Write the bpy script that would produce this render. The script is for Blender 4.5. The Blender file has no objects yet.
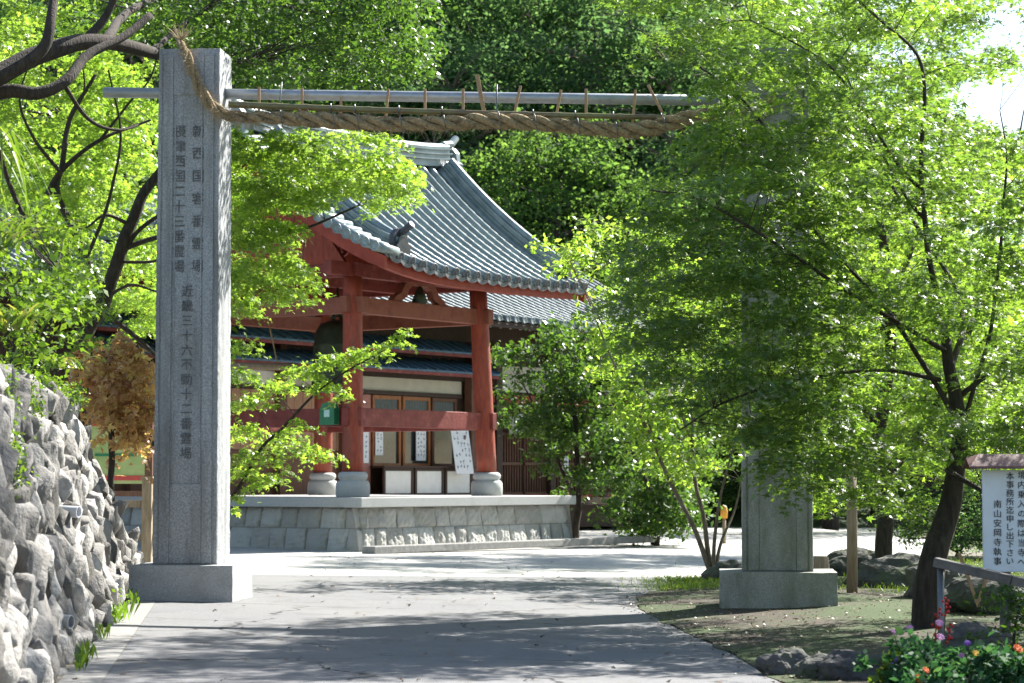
import bpy, bmesh, math, random
import numpy as np
from mathutils import Vector, Matrix, noise

S = bpy.context.scene
COL = S.collection
R = math.radians

# ------------------------------------------------------------------ camera
F = 2296.0                     # focal length in pixels of the 1024 px wide frame
EYE = 1.5
PITCH = math.atan(138.5 / F)
cd = bpy.data.cameras.new("camera")
cam = bpy.data.objects.new("camera", cd)
COL.objects.link(cam)
cam.location = (0, 0, EYE)
cam.rotation_euler = (math.pi / 2 + PITCH, 0, 0)
cd.sensor_width = 22.3
cd.lens = 22.3 * F / 1024
cd.clip_end = 4000
cd.dof.use_dof = True
cd.dof.focus_distance = 28.0
cd.dof.aperture_fstop = 2.2
S.camera = cam

# ------------------------------------------------------------------ light
SUN_EL = R(43)
SUN_AZ = math.atan2(0.69, 0.72)          # from +Y towards +X
w = bpy.data.worlds.new("World")
S.world = w
w.use_nodes = True
nt = w.node_tree
sky = nt.nodes.new("ShaderNodeTexSky")
sky.sky_type = 'NISHITA'
sky.sun_disc = False
sky.sun_elevation = SUN_EL
sky.sun_rotation = SUN_AZ
nt.links.new(sky.outputs[0], nt.nodes["Background"].inputs[0])
nt.nodes["Background"].inputs[1].default_value = 0.078
sd = bpy.data.lights.new("sun", 'SUN')
sd.energy = 5.0
sd.angle = R(0.5)
sd.color = (1.0, 0.965, 0.90)
sun = bpy.data.objects.new("sun", sd)
COL.objects.link(sun)
sun.location = (60, 60, 80)
sdir = Vector((math.cos(SUN_EL) * math.sin(SUN_AZ), math.cos(SUN_EL) * math.cos(SUN_AZ), math.sin(SUN_EL)))
sun.rotation_euler = sdir.to_track_quat('Z', 'Y').to_euler()
S.view_settings.view_transform = 'Standard'
S.view_settings.look = 'None'
S.view_settings.gamma = 1
S.view_settings.use_curve_mapping = False
S.view_settings.exposure = 1.75
S.render.engine = 'CYCLES'
S.cycles.max_bounces = 6
S.cycles.diffuse_bounces = 3
S.cycles.glossy_bounces = 2
S.cycles.transmission_bounces = 4
S.cycles.use_denoising = True
S.cycles.sample_clamp_indirect = 6

# ------------------------------------------------------------------ helpers
cp, sp_ = math.cos(PITCH), math.sin(PITCH)
def P(px, py, Y):
    """the point at depth Y metres that the photograph shows at pixel px, py"""
    xc, yc = (px - 512) / F, (341.5 - py) / F
    fy = cp - yc * sp_
    k = Y / fy
    return Vector((xc * k, Y, EYE + (sp_ + yc * cp) * k))

def gz(x):
    return max(-0.22, min(0.04, -0.0165 * (x + 4)))

def link(o, parent=None):
    COL.objects.link(o)
    if parent is not None:
        o.parent = parent
    return o

def tag(o, label=None, cat=None, group=None, kind=None):
    if label: o['label'] = label
    if cat: o['category'] = cat
    if group: o['group'] = group
    if kind: o['kind'] = kind
    return o

def empty(name, loc, label, cat, group=None, rz=0.0):
    o = bpy.data.objects.new(name, None)
    o.location = loc
    o.rotation_euler = (0, 0, rz)
    o.empty_display_size = 0.1
    COL.objects.link(o)
    return tag(o, label, cat, group)

def world_inv(o):
    m = o.matrix_basis.copy()
    while o.parent is not None:
        o = o.parent
        m = o.matrix_basis @ m
    return m.inverted()

def catmull(pts, n=6):
    pts = [Vector(p) for p in pts]
    if len(pts) < 3:
        return [pts[0].lerp(pts[-1], i / n) for i in range(n + 1)]
    out = []
    for i in range(len(pts) - 1):
        p0 = pts[i - 1] if i else pts[0] * 2 - pts[1]
        p1, p2 = pts[i], pts[i + 1]
        p3 = pts[i + 2] if i + 2 < len(pts) else pts[-1] * 2 - pts[-2]
        for k in range(n):
            t = k / n
            out.append(0.5 * ((2 * p1) + (p2 - p0) * t + (2 * p0 - 5 * p1 + 4 * p2 - p3) * t * t + (3 * p1 - p0 - 3 * p2 + p3) * t ** 3))
    out.append(pts[-1])
    return out

class MB:
    """collects faces, then links them as one mesh object"""
    def __init__(s):
        s.v, s.f = [], []
    def add(s, vs, fs):
        b = len(s.v)
        s.v.extend([tuple(v) for v in vs])
        s.f.extend([tuple(b + i for i in f) for f in fs])
        return s
    def box(s, c, size, M=None, taper=1.0):
        hx, hy, hz = size[0] / 2, size[1] / 2, size[2] / 2
        vs = []
        for z, k in ((-hz, 1.0), (hz, taper)):
            for x, y in ((-hx, -hy), (hx, -hy), (hx, hy), (-hx, hy)):
                p = Vector((x * k, y * k, z))
                if M is not None: p = M @ p
                vs.append(p + Vector(c))
        return s.add(vs, [(3, 2, 1, 0), (4, 5, 6, 7), (0, 1, 5, 4), (1, 2, 6, 5), (2, 3, 7, 6), (3, 0, 4, 7)])
    def span(s, p0, p1, wid, hgt, up=(0, 0, 1)):
        """a squared timber from p0 to p1"""
        p0, p1 = Vector(p0), Vector(p1)
        d = (p1 - p0); L = d.length; d.normalize()
        sd_ = d.cross(Vector(up)).normalized()
        u_ = sd_.cross(d)
        M = Matrix((sd_, d, u_)).transposed()
        return s.box((p0 + p1) / 2, (wid, L, hgt), M)
    def tube(s, pts, rad, n=8, cap=True):
        pts = [Vector(p) for p in pts]
        if not hasattr(rad, '__len__'): rad = [rad] * len(pts)
        b = len(s.v)
        ref = None
        for i, p in enumerate(pts):
            d = (pts[min(i + 1, len(pts) - 1)] - pts[max(i - 1, 0)])
            if d.length < 1e-9: d = Vector((0, 0, 1))
            d.normalize()
            if ref is None:
                ref = d.orthogonal().normalized()
            else:
                ref = (ref - d * ref.dot(d))
                ref = ref.normalized() if ref.length > 1e-6 else d.orthogonal().normalized()
            q = d.cross(ref)
            for k in range(n):
                a = 2 * math.pi * k / n
                s.v.append(tuple(p + (ref * math.cos(a) + q * math.sin(a)) * rad[i]))
        m = len(pts)
        for i in range(m - 1):
            for k in range(n):
                k2 = (k + 1) % n
                s.f.append((b + i * n + k, b + i * n + k2, b + (i + 1) * n + k2, b + (i + 1) * n + k))
        if cap:
            s.f.append(tuple(b + k for k in range(n))[::-1])
            s.f.append(tuple(b + (m - 1) * n + k for k in range(n)))
        return s
    def lathe(s, c, prof, n=20, M=None):
        """profile of (radius, height) turned about an axis"""
        c = Vector(c); b = len(s.v)
        for r_, z in prof:
            for k in range(n):
                a = 2 * math.pi * k / n
                p = Vector((r_ * math.cos(a), r_ * math.sin(a), z))
                if M is not None: p = M @ p
                s.v.append(tuple(p + c))
        for i in range(len(prof) - 1):
            for k in range(n):
                k2 = (k + 1) % n
                s.f.append((b + i * n + k, b + i * n + k2, b + (i + 1) * n + k2, b + (i + 1) * n + k))
        s.f.append(tuple(b + k for k in range(n))[::-1])
        s.f.append(tuple(b + (len(prof) - 1) * n + k for k in range(n)))
        return s
    def build(s, name, mat, parent=None, smooth=False, bevel=0.0, inv=None):
        me = bpy.data.meshes.new(name)
        vs = s.v
        if inv is not None:
            vs = [tuple(inv @ Vector(v)) for v in vs]
        me.from_pydata(vs, [], s.f)
        me.materials.append(mat)
        o = bpy.data.objects.new(name, me)
        link(o, parent)
        if smooth:
            me.polygons.foreach_set("use_smooth", [True] * len(me.polygons))
        if bevel:
            bv = o.modifiers.new("bevel", 'BEVEL')
            bv.width = bevel; bv.segments = 2; bv.limit_method = 'ANGLE'; bv.angle_limit = R(40)
        if parent is not None and inv is None:
            o.matrix_parent_inverse = Matrix.Identity(4)
            o.location = (0, 0, 0)
            me.transform(world_inv(parent))
        return o

def np_mesh(name, verts, faces, mat, parent=None, smooth=False, attr=None, vattr=None):
    """faces: (n,k) int array. attr: per-face float called lv; vattr: per-vertex float called lv"""
    me = bpy.data.meshes.new(name)
    verts = np.asarray(verts, dtype=np.float32)
    if parent is not None:
        Mi = np.array(world_inv(parent), dtype=np.float32)
        verts = verts @ Mi[:3, :3].T + Mi[:3, 3]
    faces = np.asarray(faces, dtype=np.int32)
    n, k = faces.shape
    me.vertices.add(len(verts)); me.vertices.foreach_set('co', verts.ravel())
    me.loops.add(n * k); me.loops.foreach_set('vertex_index', faces.ravel())
    me.polygons.add(n)
    me.polygons.foreach_set('loop_start', np.arange(0, n * k, k, dtype=np.int32))
    me.polygons.foreach_set('loop_total', np.full(n, k, dtype=np.int32))
    if smooth: me.polygons.foreach_set('use_smooth', np.ones(n, dtype=bool))
    me.update(calc_edges=True)
    if attr is not None:
        a = me.attributes.new('lv', 'FLOAT', 'FACE'); a.data.foreach_set('value', np.asarray(attr, dtype=np.float32))
    if vattr is not None:
        a = me.attributes.new('lv', 'FLOAT', 'POINT'); a.data.foreach_set('value', np.asarray(vattr, dtype=np.float32))
    me.materials.append(mat)
    o = bpy.data.objects.new(name, me)
    link(o, parent)
    return o

# ------------------------------------------------------------------ materials
def mat(name, col, rough=0.7, metal=0.0, var=0.0, scale=5.0, bump=0.0, bscale=40.0, col2=None, spec=0.4, stretch=None, detail=5.0, ramp=(0.35, 0.65)):
    m = bpy.data.materials.new(name)
    m.use_nodes = True
    n, l = m.node_tree.nodes, m.node_tree.links
    b = n["Principled BSDF"]
    b.inputs["Base Color"].default_value = (*col, 1)
    b.inputs["Roughness"].default_value = rough
    b.inputs["Metallic"].default_value = metal
    b.inputs["Specular IOR Level"].default_value = spec
    tc = n.new("ShaderNodeTexCoord")
    src = tc.outputs["Object"]
    if stretch:
        mp = n.new("ShaderNodeMapping"); mp.inputs["Scale"].default_value = stretch
        l.new(src, mp.inputs[0]); src = mp.outputs[0]
    if col2 is not None or var:
        nz = n.new("ShaderNodeTexNoise"); nz.inputs["Scale"].default_value = scale; nz.inputs["Detail"].default_value = detail
        nz.inputs["Roughness"].default_value = 0.65
        l.new(src, nz.inputs["Vector"])
        rp = n.new("ShaderNodeValToRGB")
        c2 = col2 if col2 is not None else tuple(min(1, c * (1 + var)) for c in col)
        c1 = col if col2 is not None else tuple(c * (1 - var) for c in col)
        rp.color_ramp.elements[0].position = ramp[0]; rp.color_ramp.elements[0].color = (*c1, 1)
        rp.color_ramp.elements[1].position = ramp[1]; rp.color_ramp.elements[1].color = (*c2, 1)
        l.new(nz.outputs["Fac"], rp.inputs[0]); l.new(rp.outputs[0], b.inputs["Base Color"])
        m["base"] = rp.name
    if bump:
        n2 = n.new("ShaderNodeTexNoise"); n2.inputs["Scale"].default_value = bscale; n2.inputs["Detail"].default_value = 6
        l.new(src, n2.inputs["Vector"])
        bp = n.new("ShaderNodeBump"); bp.inputs["Strength"].default_value = bump; bp.inputs["Distance"].default_value = 0.03
        l.new(n2.outputs["Fac"], bp.inputs["Height"]); l.new(bp.outputs[0], b.inputs["Normal"])
    return m

def add_layer(m, col, scale, lo, hi, stretch=None, fac=1.0, detail=6.0):
    """mixes stains of a second colour over a material's base colour"""
    n, l = m.node_tree.nodes, m.node_tree.links
    b = n["Principled BSDF"]
    tc = next(x for x in n if x.type == 'TEX_COORD')
    src = tc.outputs["Object"]
    if stretch:
        mp = n.new("ShaderNodeMapping"); mp.inputs["Scale"].default_value = stretch
        l.new(src, mp.inputs[0]); src = mp.outputs[0]
    nz = n.new("ShaderNodeTexNoise"); nz.inputs["Scale"].default_value = scale; nz.inputs["Detail"].default_value = detail
    nz.inputs["Roughness"].default_value = 0.7
    l.new(src, nz.inputs["Vector"])
    mr = n.new("ShaderNodeMapRange"); mr.inputs["From Min"].default_value = lo; mr.inputs["From Max"].default_value = hi
    mr.inputs["To Max"].default_value = fac
    l.new(nz.outputs["Fac"], mr.inputs["Value"])
    mx = n.new("ShaderNodeMix"); mx.data_type = 'RGBA'
    old = b.inputs["Base Color"]
    if old.is_linked: l.new(old.links[0].from_socket, mx.inputs["A"])
    else: mx.inputs["A"].default_value = old.default_value
    mx.inputs["B"].default_value = (*col, 1)
    l.new(mr.outputs[0], mx.inputs["Factor"])
    l.new(mx.outputs["Result"], b.inputs["Base Color"])
    return m

def attr_ramp(m, stops):
    """base colour from the lv attribute"""
    n, l = m.node_tree.nodes, m.node_tree.links
    at = n.new("ShaderNodeAttribute"); at.attribute_name = 'lv'
    rp = n.new("ShaderNodeValToRGB")
    e = rp.color_ramp.elements
    e[0].position, e[0].color = stops[0][0], (*stops[0][1], 1)
    e[1].position, e[1].color = stops[-1][0], (*stops[-1][1], 1)
    for p, c in stops[1:-1]:
        x = e.new(p); x.color = (*c, 1)
    l.new(at.outputs["Fac"], rp.inputs[0])
    b = n["Principled BSDF"]
    l.new(rp.outputs[0], b.inputs["Base Color"])
    return rp

def leaf_mat(name, stops, trans, tfac=0.5, rough=0.42, spec=0.5):
    """leaf: gloss and diffuse in front, light glowing through from behind"""
    m = bpy.data.materials.new(name); m.use_nodes = True
    n, l = m.node_tree.nodes, m.node_tree.links
    b = n["Principled BSDF"]
    b.inputs["Roughness"].default_value = rough
    b.inputs["Specular IOR Level"].default_value = spec
    rp = attr_ramp(m, stops)
    tr = n.new("ShaderNodeBsdfTranslucent")
    mul = n.new("ShaderNodeMix"); mul.data_type = 'RGBA'; mul.blend_type = 'MULTIPLY'
    mul.inputs["Factor"].default_value = 1.0
    mul.inputs["B"].default_value = (*trans, 1)
    l.new(rp.outputs[0], mul.inputs["A"])
    l.new(mul.outputs["Result"], tr.inputs["Color"])
    mx = n.new("ShaderNodeMixShader"); mx.inputs[0].default_value = tfac
    l.new(b.outputs[0], mx.inputs[1]); l.new(tr.outputs[0], mx.inputs[2])
    l.new(mx.outputs[0], n["Material Output"].inputs["Surface"])
    return m

M = {}
M['granite'] = add_layer(add_layer(mat('granite', (0.22, 0.23, 0.24), 0.85, scale=45, col2=(0.41, 0.42, 0.43), bump=0.25, bscale=90, detail=3),
                         (0.13, 0.13, 0.12), 1.5, 0.46, 0.72, (3, 3, 0.35), 0.8), (0.27, 0.28, 0.20), 2.0, 0.56, 0.8, None, 0.5)
M['granite_base'] = add_layer(mat('granite_base', (0.27, 0.28, 0.29), 0.85, scale=70, col2=(0.44, 0.45, 0.46), bump=0.25, bscale=90, detail=3), (0.20, 0.20, 0.17), 2.2, 0.5, 0.75, None, 0.6)
M['mossy_granite'] = add_layer(mat('mossy_granite', (0.24, 0.24, 0.23), 0.9, scale=60, col2=(0.38, 0.38, 0.36), bump=0.3, bscale=80, detail=3), (0.12, 0.13, 0.08), 1.6, 0.42, 0.7, (2, 2, 0.7), 0.8)
M['engraving'] = mat('engraving', (0.125, 0.13, 0.135), 0.95, var=0.3, scale=30)
M['asphalt'] = add_layer(add_layer(mat('asphalt', (0.075, 0.075, 0.08), 0.92, scale=110, col2=(0.23, 0.23, 0.235), bump=0.35, bscale=220, detail=2),
                         (0.20, 0.197, 0.19), 0.35, 0.42, 0.66, None, 0.6), (0.07, 0.07, 0.07), 1.1, 0.55, 0.75, None, 0.6)
def cracks(m, scale, width, col, lo=0.48, hi=0.6):
    n, l = m.node_tree.nodes, m.node_tree.links
    b = n["Principled BSDF"]
    tc = next(x for x in n if x.type == 'TEX_COORD')
    nz = n.new("ShaderNodeTexNoise"); nz.inputs["Scale"].default_value = 1.6; nz.inputs["Detail"].default_value = 6
    l.new(tc.outputs["Object"], nz.inputs["Vector"])
    ad = n.new("ShaderNodeMix"); ad.data_type = 'RGBA'; ad.blend_type = 'ADD'; ad.inputs["Factor"].default_value = 0.7
    l.new(tc.outputs["Object"], ad.inputs["A"]); l.new(nz.outputs["Color"], ad.inputs["B"])
    vo = n.new("ShaderNodeTexVoronoi"); vo.feature = 'DISTANCE_TO_EDGE'; vo.inputs["Scale"].default_value = scale
    l.new(ad.outputs["Result"], vo.inputs["Vector"])
    mr = n.new("ShaderNodeMapRange"); mr.inputs["From Min"].default_value = width; mr.inputs["From Max"].default_value = width * 0.4
    l.new(vo.outputs["Distance"], mr.inputs["Value"])
    n2 = n.new("ShaderNodeTexNoise"); n2.inputs["Scale"].default_value = 0.5
    l.new(tc.outputs["Object"], n2.inputs["Vector"])
    m2 = n.new("ShaderNodeMapRange"); m2.inputs["From Min"].default_value = lo; m2.inputs["From Max"].default_value = hi
    l.new(n2.outputs["Fac"], m2.inputs["Value"])
    mu = n.new("ShaderNodeMath"); mu.operation = 'MULTIPLY'
    l.new(mr.outputs[0], mu.inputs[0]); l.new(m2.outputs[0], mu.inputs[1])
    mx = n.new("ShaderNodeMix"); mx.data_type = 'RGBA'
    l.new(b.inputs["Base Color"].links[0].from_socket, mx.inputs["A"]); mx.inputs["B"].default_value = (*col, 1)
    l.new(mu.outputs[0], mx.inputs["Factor"]); l.new(mx.outputs["Result"], b.inputs["Base Color"])
cracks(M['asphalt'], 0.42, 0.012, (0.03, 0.03, 0.03), 0.42, 0.56)
add_layer(M['asphalt'], (0.13, 0.12, 0.105), 2.6, 0.54, 0.70, (1, 0.35, 1), 0.7)
M['concrete'] = add_layer(mat('concrete', (0.17, 0.166, 0.158), 0.9, scale=8, col2=(0.27, 0.265, 0.25), bump=0.2, bscale=120), (0.22, 0.21, 0.18), 1.7, 0.5, 0.75, None, 0.6)
M['forecourt'] = add_layer(mat('forecourt', (0.30, 0.295, 0.275), 0.95, scale=90, col2=(0.50, 0.49, 0.46), bump=0.4, bscale=120, detail=3), (0.24, 0.23, 0.20), 0.5, 0.5, 0.7, None, 0.7)
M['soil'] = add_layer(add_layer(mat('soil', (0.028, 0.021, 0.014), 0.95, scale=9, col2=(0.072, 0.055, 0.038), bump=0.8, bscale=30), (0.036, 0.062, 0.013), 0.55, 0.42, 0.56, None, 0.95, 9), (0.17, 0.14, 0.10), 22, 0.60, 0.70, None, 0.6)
M['ground'] = add_layer(mat('ground', (0.10, 0.085, 0.06), 0.95, scale=3, col2=(0.19, 0.17, 0.13), bump=0.4, bscale=30), (0.06, 0.10, 0.025), 0.4, 0.5, 0.65)
M['hill'] = mat('hill', (0.025, 0.04, 0.018), 0.95, scale=0.6, col2=(0.05, 0.08, 0.03))
wm = mat('wall_stone', (0.3, 0.3, 0.3), 0.9, bump=0.7, bscale=26)
attr_ramp(wm, [(0.0, (0.045, 0.042, 0.036)), (0.12, (0.10, 0.094, 0.086)), (0.5, (0.21, 0.20, 0.188)), (0.8, (0.30, 0.285, 0.262)), (1.0, (0.39, 0.375, 0.35))])
M['wall_stone'] = add_layer(add_layer(wm, (0.10, 0.092, 0.078), 5, 0.48, 0.70, None, 0.75), (0.42, 0.41, 0.39), 9, 0.60, 0.74, None, 0.5)
pm = mat('platform_stone', (0.3, 0.3, 0.3), 0.9, bump=0.6, bscale=22)
attr_ramp(pm, [(0.0, (0.13, 0.125, 0.11)), (0.2, (0.26, 0.25, 0.23)), (0.6, (0.38, 0.37, 0.345)), (1.0, (0.46, 0.45, 0.42))])
M['platform_stone'] = add_layer(pm, (0.23, 0.235, 0.17), 3, 0.5, 0.7, None, 0.6)
M['slab'] = add_layer(mat('slab', (0.34, 0.34, 0.33), 0.85, scale=40, col2=(0.43, 0.43, 0.42), bump=0.15, bscale=60), (0.25, 0.26, 0.23), 1.2, 0.5, 0.7, None, 0.5)
M['tile'] = add_layer(mat('tile', (0.135, 0.175, 0.18), 0.36, scale=3.0, col2=(0.25, 0.31, 0.31), bump=0.1, bscale=40, spec=0.8), (0.08, 0.105, 0.11), 2.2, 0.55, 0.75, None, 0.6)
M['tile_end'] = mat('tile_end', (0.13, 0.135, 0.14), 0.55, var=0.35, scale=5, bump=0.2, bscale=30)
M['hall_tile'] = mat('hall_tile', (0.13, 0.16, 0.165), 0.6, scale=2.0, col2=(0.22, 0.26, 0.26), bump=0.15, bscale=40, spec=0.3)
M['tile_dark'] = mat('tile_dark', (0.045, 0.05, 0.058), 0.5, var=0.35, scale=6, bump=0.2, bscale=30, spec=0.5)
M['red_wood'] = add_layer(mat('red_wood', (0.21, 0.034, 0.018), 0.65, scale=5, col2=(0.34, 0.066, 0.032), bump=0.3, bscale=14, stretch=(3, 3, 0.8)), (0.15, 0.08, 0.06), 2.5, 0.50, 0.70, (4, 4, 0.35), 0.85)
M['red_beam'] = add_layer(mat('red_beam', (0.15, 0.026, 0.02), 0.65, scale=4, col2=(0.24, 0.048, 0.036), bump=0.25, bscale=12), (0.26, 0.13, 0.10), 4, 0.56, 0.76, None, 0.6)
M['pale_beam'] = add_layer(mat('pale_beam', (0.18, 0.05, 0.03), 0.7, scale=4, col2=(0.27, 0.095, 0.055), bump=0.25, bscale=14), (0.16, 0.05, 0.03), 4, 0.55, 0.75)
M['fascia'] = mat('fascia', (0.24, 0.032, 0.018), 0.6, scale=3, col2=(0.34, 0.055, 0.03), bump=0.15, bscale=20)
M['dark_wood'] = mat('dark_wood', (0.028, 0.015, 0.010), 0.6, scale=6, col2=(0.06, 0.03, 0.02), bump=0.25, bscale=20, stretch=(4, 4, 0.6))
M['brown_wood'] = mat('brown_wood', (0.09, 0.04, 0.025), 0.65, scale=6, col2=(0.16, 0.075, 0.045), bump=0.25, bscale=20, stretch=(4, 4, 0.6))
M['plank'] = mat('plank', (0.30, 0.16, 0.10), 0.75, scale=5, col2=(0.42, 0.25, 0.16), bump=0.3, bscale=20, stretch=(9, 9, 0.5))
M['orange_wood'] = mat('orange_wood', (0.28, 0.10, 0.03), 0.5, var=0.25, scale=6, stretch=(4, 4, 0.6))
M['plaster'] = add_layer(mat('plaster', (0.52, 0.49, 0.40), 0.9, var=0.06, scale=3), (0.36, 0.33, 0.26), 2, 0.55, 0.75, None, 0.5)
M['white_panel'] = mat('white_panel', (0.70, 0.69, 0.66), 0.8, var=0.06, scale=4)
M['paper'] = mat('paper', (0.72, 0.73, 0.74), 0.8, var=0.05, scale=6)
M['ink'] = mat('ink', (0.02, 0.02, 0.022), 0.7, var=0.2, scale=20)
M['blue_ink'] = mat('blue_ink', (0.05, 0.10, 0.25), 0.7, var=0.2, scale=20)
M['awning'] = add_layer(mat('awning', (0.06, 0.13, 0.19), 0.5, scale=4, col2=(0.10, 0.19, 0.27), bump=0.1, bscale=20), (0.05, 0.07, 0.08), 2, 0.5, 0.7)
M['copper'] = mat('copper', (0.34, 0.55, 0.50), 0.5, scale=5, col2=(0.50, 0.68, 0.63), bump=0.1)
M['glass'] = mat('glass', (0.035, 0.045, 0.045), 0.12, var=0.4, scale=1.2, spec=0.8)
M['bronze'] = add_layer(mat('bronze', (0.030, 0.042, 0.026), 0.55, metal=0.5, scale=5, col2=(0.06, 0.075, 0.045), bump=0.15), (0.05, 0.08, 0.06), 3, 0.5, 0.7)
M['pipe'] = add_layer(mat('pipe', (0.30, 0.32, 0.34), 0.42, metal=0.55, scale=14, col2=(0.42, 0.44, 0.46), bump=0.1, bscale=60, stretch=(0.3, 1, 1)), (0.22, 0.21, 0.19), 4, 0.55, 0.72, None, 0.6)
M['bamboo'] = add_layer(mat('bamboo', (0.17, 0.16, 0.055), 0.4, scale=1.2, col2=(0.13, 0.085, 0.045), spec=0.5, ramp=(0.4, 0.6)), (0.22, 0.20, 0.13), 12, 0.55, 0.7)
M['stick'] = mat('stick', (0.30, 0.17, 0.075), 0.7, scale=8, col2=(0.42, 0.26, 0.13), stretch=(4, 4, 0.8))
M['straw'] = add_layer(mat('straw', (0.24, 0.17, 0.085), 0.9, scale=30, col2=(0.46, 0.34, 0.19), bump=0.9, bscale=60), (0.10, 0.075, 0.045), 6, 0.5, 0.7)
M['fiber'] = mat('fiber', (0.36, 0.28, 0.17), 0.9, var=0.3, scale=10)
M['wire'] = mat('wire', (0.16, 0.17, 0.17), 0.5, metal=0.6, var=0.2, scale=20)
M['bark'] = add_layer(mat('bark', (0.025, 0.019, 0.014), 0.9, scale=7, col2=(0.062, 0.048, 0.036), bump=0.9, bscale=18, stretch=(3, 3, 0.7)), (0.08, 0.085, 0.062), 5, 0.60, 0.74)
M['bark_pale'] = add_layer(mat('bark_pale', (0.11, 0.08, 0.06), 0.9, scale=7, col2=(0.21, 0.16, 0.12), bump=0.7, bscale=18, stretch=(3, 3, 0.7)), (0.26, 0.25, 0.21), 4, 0.55, 0.7)
M['rock'] = add_layer(add_layer(mat('rock', (0.045, 0.043, 0.040), 0.9, scale=4, col2=(0.105, 0.10, 0.093), bump=0.8, bscale=14), (0.05, 0.07, 0.025), 2, 0.50, 0.66), (0.19, 0.185, 0.17), 10, 0.62, 0.74)
M['post'] = mat('post', (0.20, 0.15, 0.095), 0.85, scale=6, col2=(0.32, 0.25, 0.17), bump=0.4, bscale=20, stretch=(5, 5, 0.6))
M['grey_wood'] = mat('grey_wood', (0.075, 0.068, 0.06), 0.85, scale=6, col2=(0.15, 0.14, 0.125), bump=0.4, bscale=20)
M['sign_face'] = add_layer(mat('sign_face', (0.62, 0.66, 0.68), 0.6, var=0.05, scale=4), (0.5, 0.52, 0.52), 3, 0.52, 0.75, (2, 2, 0.6), 0.5)
M['sign_roof'] = mat('sign_roof', (0.10, 0.045, 0.04), 0.5, scale=5, col2=(0.17, 0.085, 0.075), bump=0.1)
M['pvc'] = mat('pvc', (0.55, 0.57, 0.60), 0.45, var=0.08, scale=8)
M['bore_shade'] = mat('bore_shade', (0.012, 0.012, 0.012), 0.9, var=0.3, scale=9)
M['green_box'] = mat('green_box', (0.02, 0.16, 0.07), 0.45, var=0.15, scale=8)
M['board_red'] = mat('board_red', (0.45, 0.06, 0.05), 0.6, var=0.15, scale=8)
M['board_green'] = mat('board_green', (0.42, 0.44, 0.20), 0.7, scale=2.2, col2=(0.24, 0.34, 0.12))
M['orange'] = mat('orange', (0.75, 0.16, 0.015), 0.6, var=0.2, scale=30)
M['yellow'] = mat('yellow', (0.75, 0.45, 0.03), 0.6, var=0.2, scale=30)
M['pink'] = mat('pink', (0.50, 0.22, 0.42), 0.6, var=0.2, scale=30)
M['red_flower'] = mat('red_flower', (0.50, 0.015, 0.02), 0.6, var=0.2, scale=30)
M['purple'] = mat('purple', (0.30, 0.12, 0.50), 0.6, var=0.2, scale=30)
M['sacking'] = mat('sacking', (0.55, 0.25, 0.03), 0.7, var=0.15, scale=8)

M['leaf_maple'] = leaf_mat('leaf_maple', [(0, (0.036, 0.074, 0.024)), (0.6, (0.068, 0.12, 0.034)), (1, (0.12, 0.18, 0.05))], (3.7, 3.6, 1.2), 0.48, rough=0.38, spec=0.9)
M['leaf_bright'] = leaf_mat('leaf_bright', [(0, (0.068, 0.125, 0.028)), (0.55, (0.108, 0.172, 0.038)), (1, (0.165, 0.215, 0.055))], (3.3, 3.3, 1.3), 0.55, rough=0.38)
M['leaf_ever'] = leaf_mat('leaf_ever', [(0, (0.026, 0.056, 0.018)), (0.6, (0.044, 0.092, 0.026)), (1, (0.085, 0.135, 0.038))], (2.9, 2.9, 0.9), 0.42, rough=0.42, spec=0.4)
M['leaf_shade'] = leaf_mat('leaf_shade', [(0, (0.036, 0.072, 0.042)), (0.6, (0.058, 0.105, 0.056)), (1, (0.085, 0.135, 0.068))], (2.9, 3.0, 1.5), 0.55, rough=0.8, spec=0.08)
M['leaf_forest'] = leaf_mat('leaf_forest', [(0, (0.035, 0.072, 0.03)), (0.6, (0.06, 0.11, 0.04)), (1, (0.095, 0.15, 0.055))], (3.0, 3.0, 1.2), 0.55, rough=0.7, spec=0.12)
M['leaf_lime'] = leaf_mat('leaf_lime', [(0, (0.05, 0.11, 0.016)), (0.6, (0.085, 0.16, 0.022)), (1, (0.14, 0.22, 0.035))], (2.4, 2.2, 0.8), 0.45, rough=0.36)
M['leaf_rust'] = leaf_mat('leaf_rust', [(0, (0.20, 0.09, 0.055)), (0.5, (0.33, 0.20, 0.11)), (1, (0.40, 0.33, 0.13))], (2.2, 2.1, 1.3), 0.5)
M['leaf_grass'] = leaf_mat('leaf_grass', [(0, (0.06, 0.11, 0.02)), (0.7, (0.12, 0.19, 0.03)), (1, (0.24, 0.22, 0.08))], (2.0, 2.0, 0.8), 0.4)
M['leaf_flower'] = leaf_mat('leaf_flower', [(0, (0.025, 0.075, 0.035)), (0.7, (0.045, 0.12, 0.055)), (1, (0.10, 0.18, 0.07))], (1.6, 1.7, 0.9), 0.35, rough=0.6, spec=0.15)
M['leaf_litter'] = leaf_mat('leaf_litter', [(0, (0.06, 0.035, 0.02)), (0.5, (0.16, 0.10, 0.055)), (0.85, (0.20, 0.15, 0.095)), (1, (0.30, 0.07, 0.03))], (1, 1, 1), 0.1)

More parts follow.
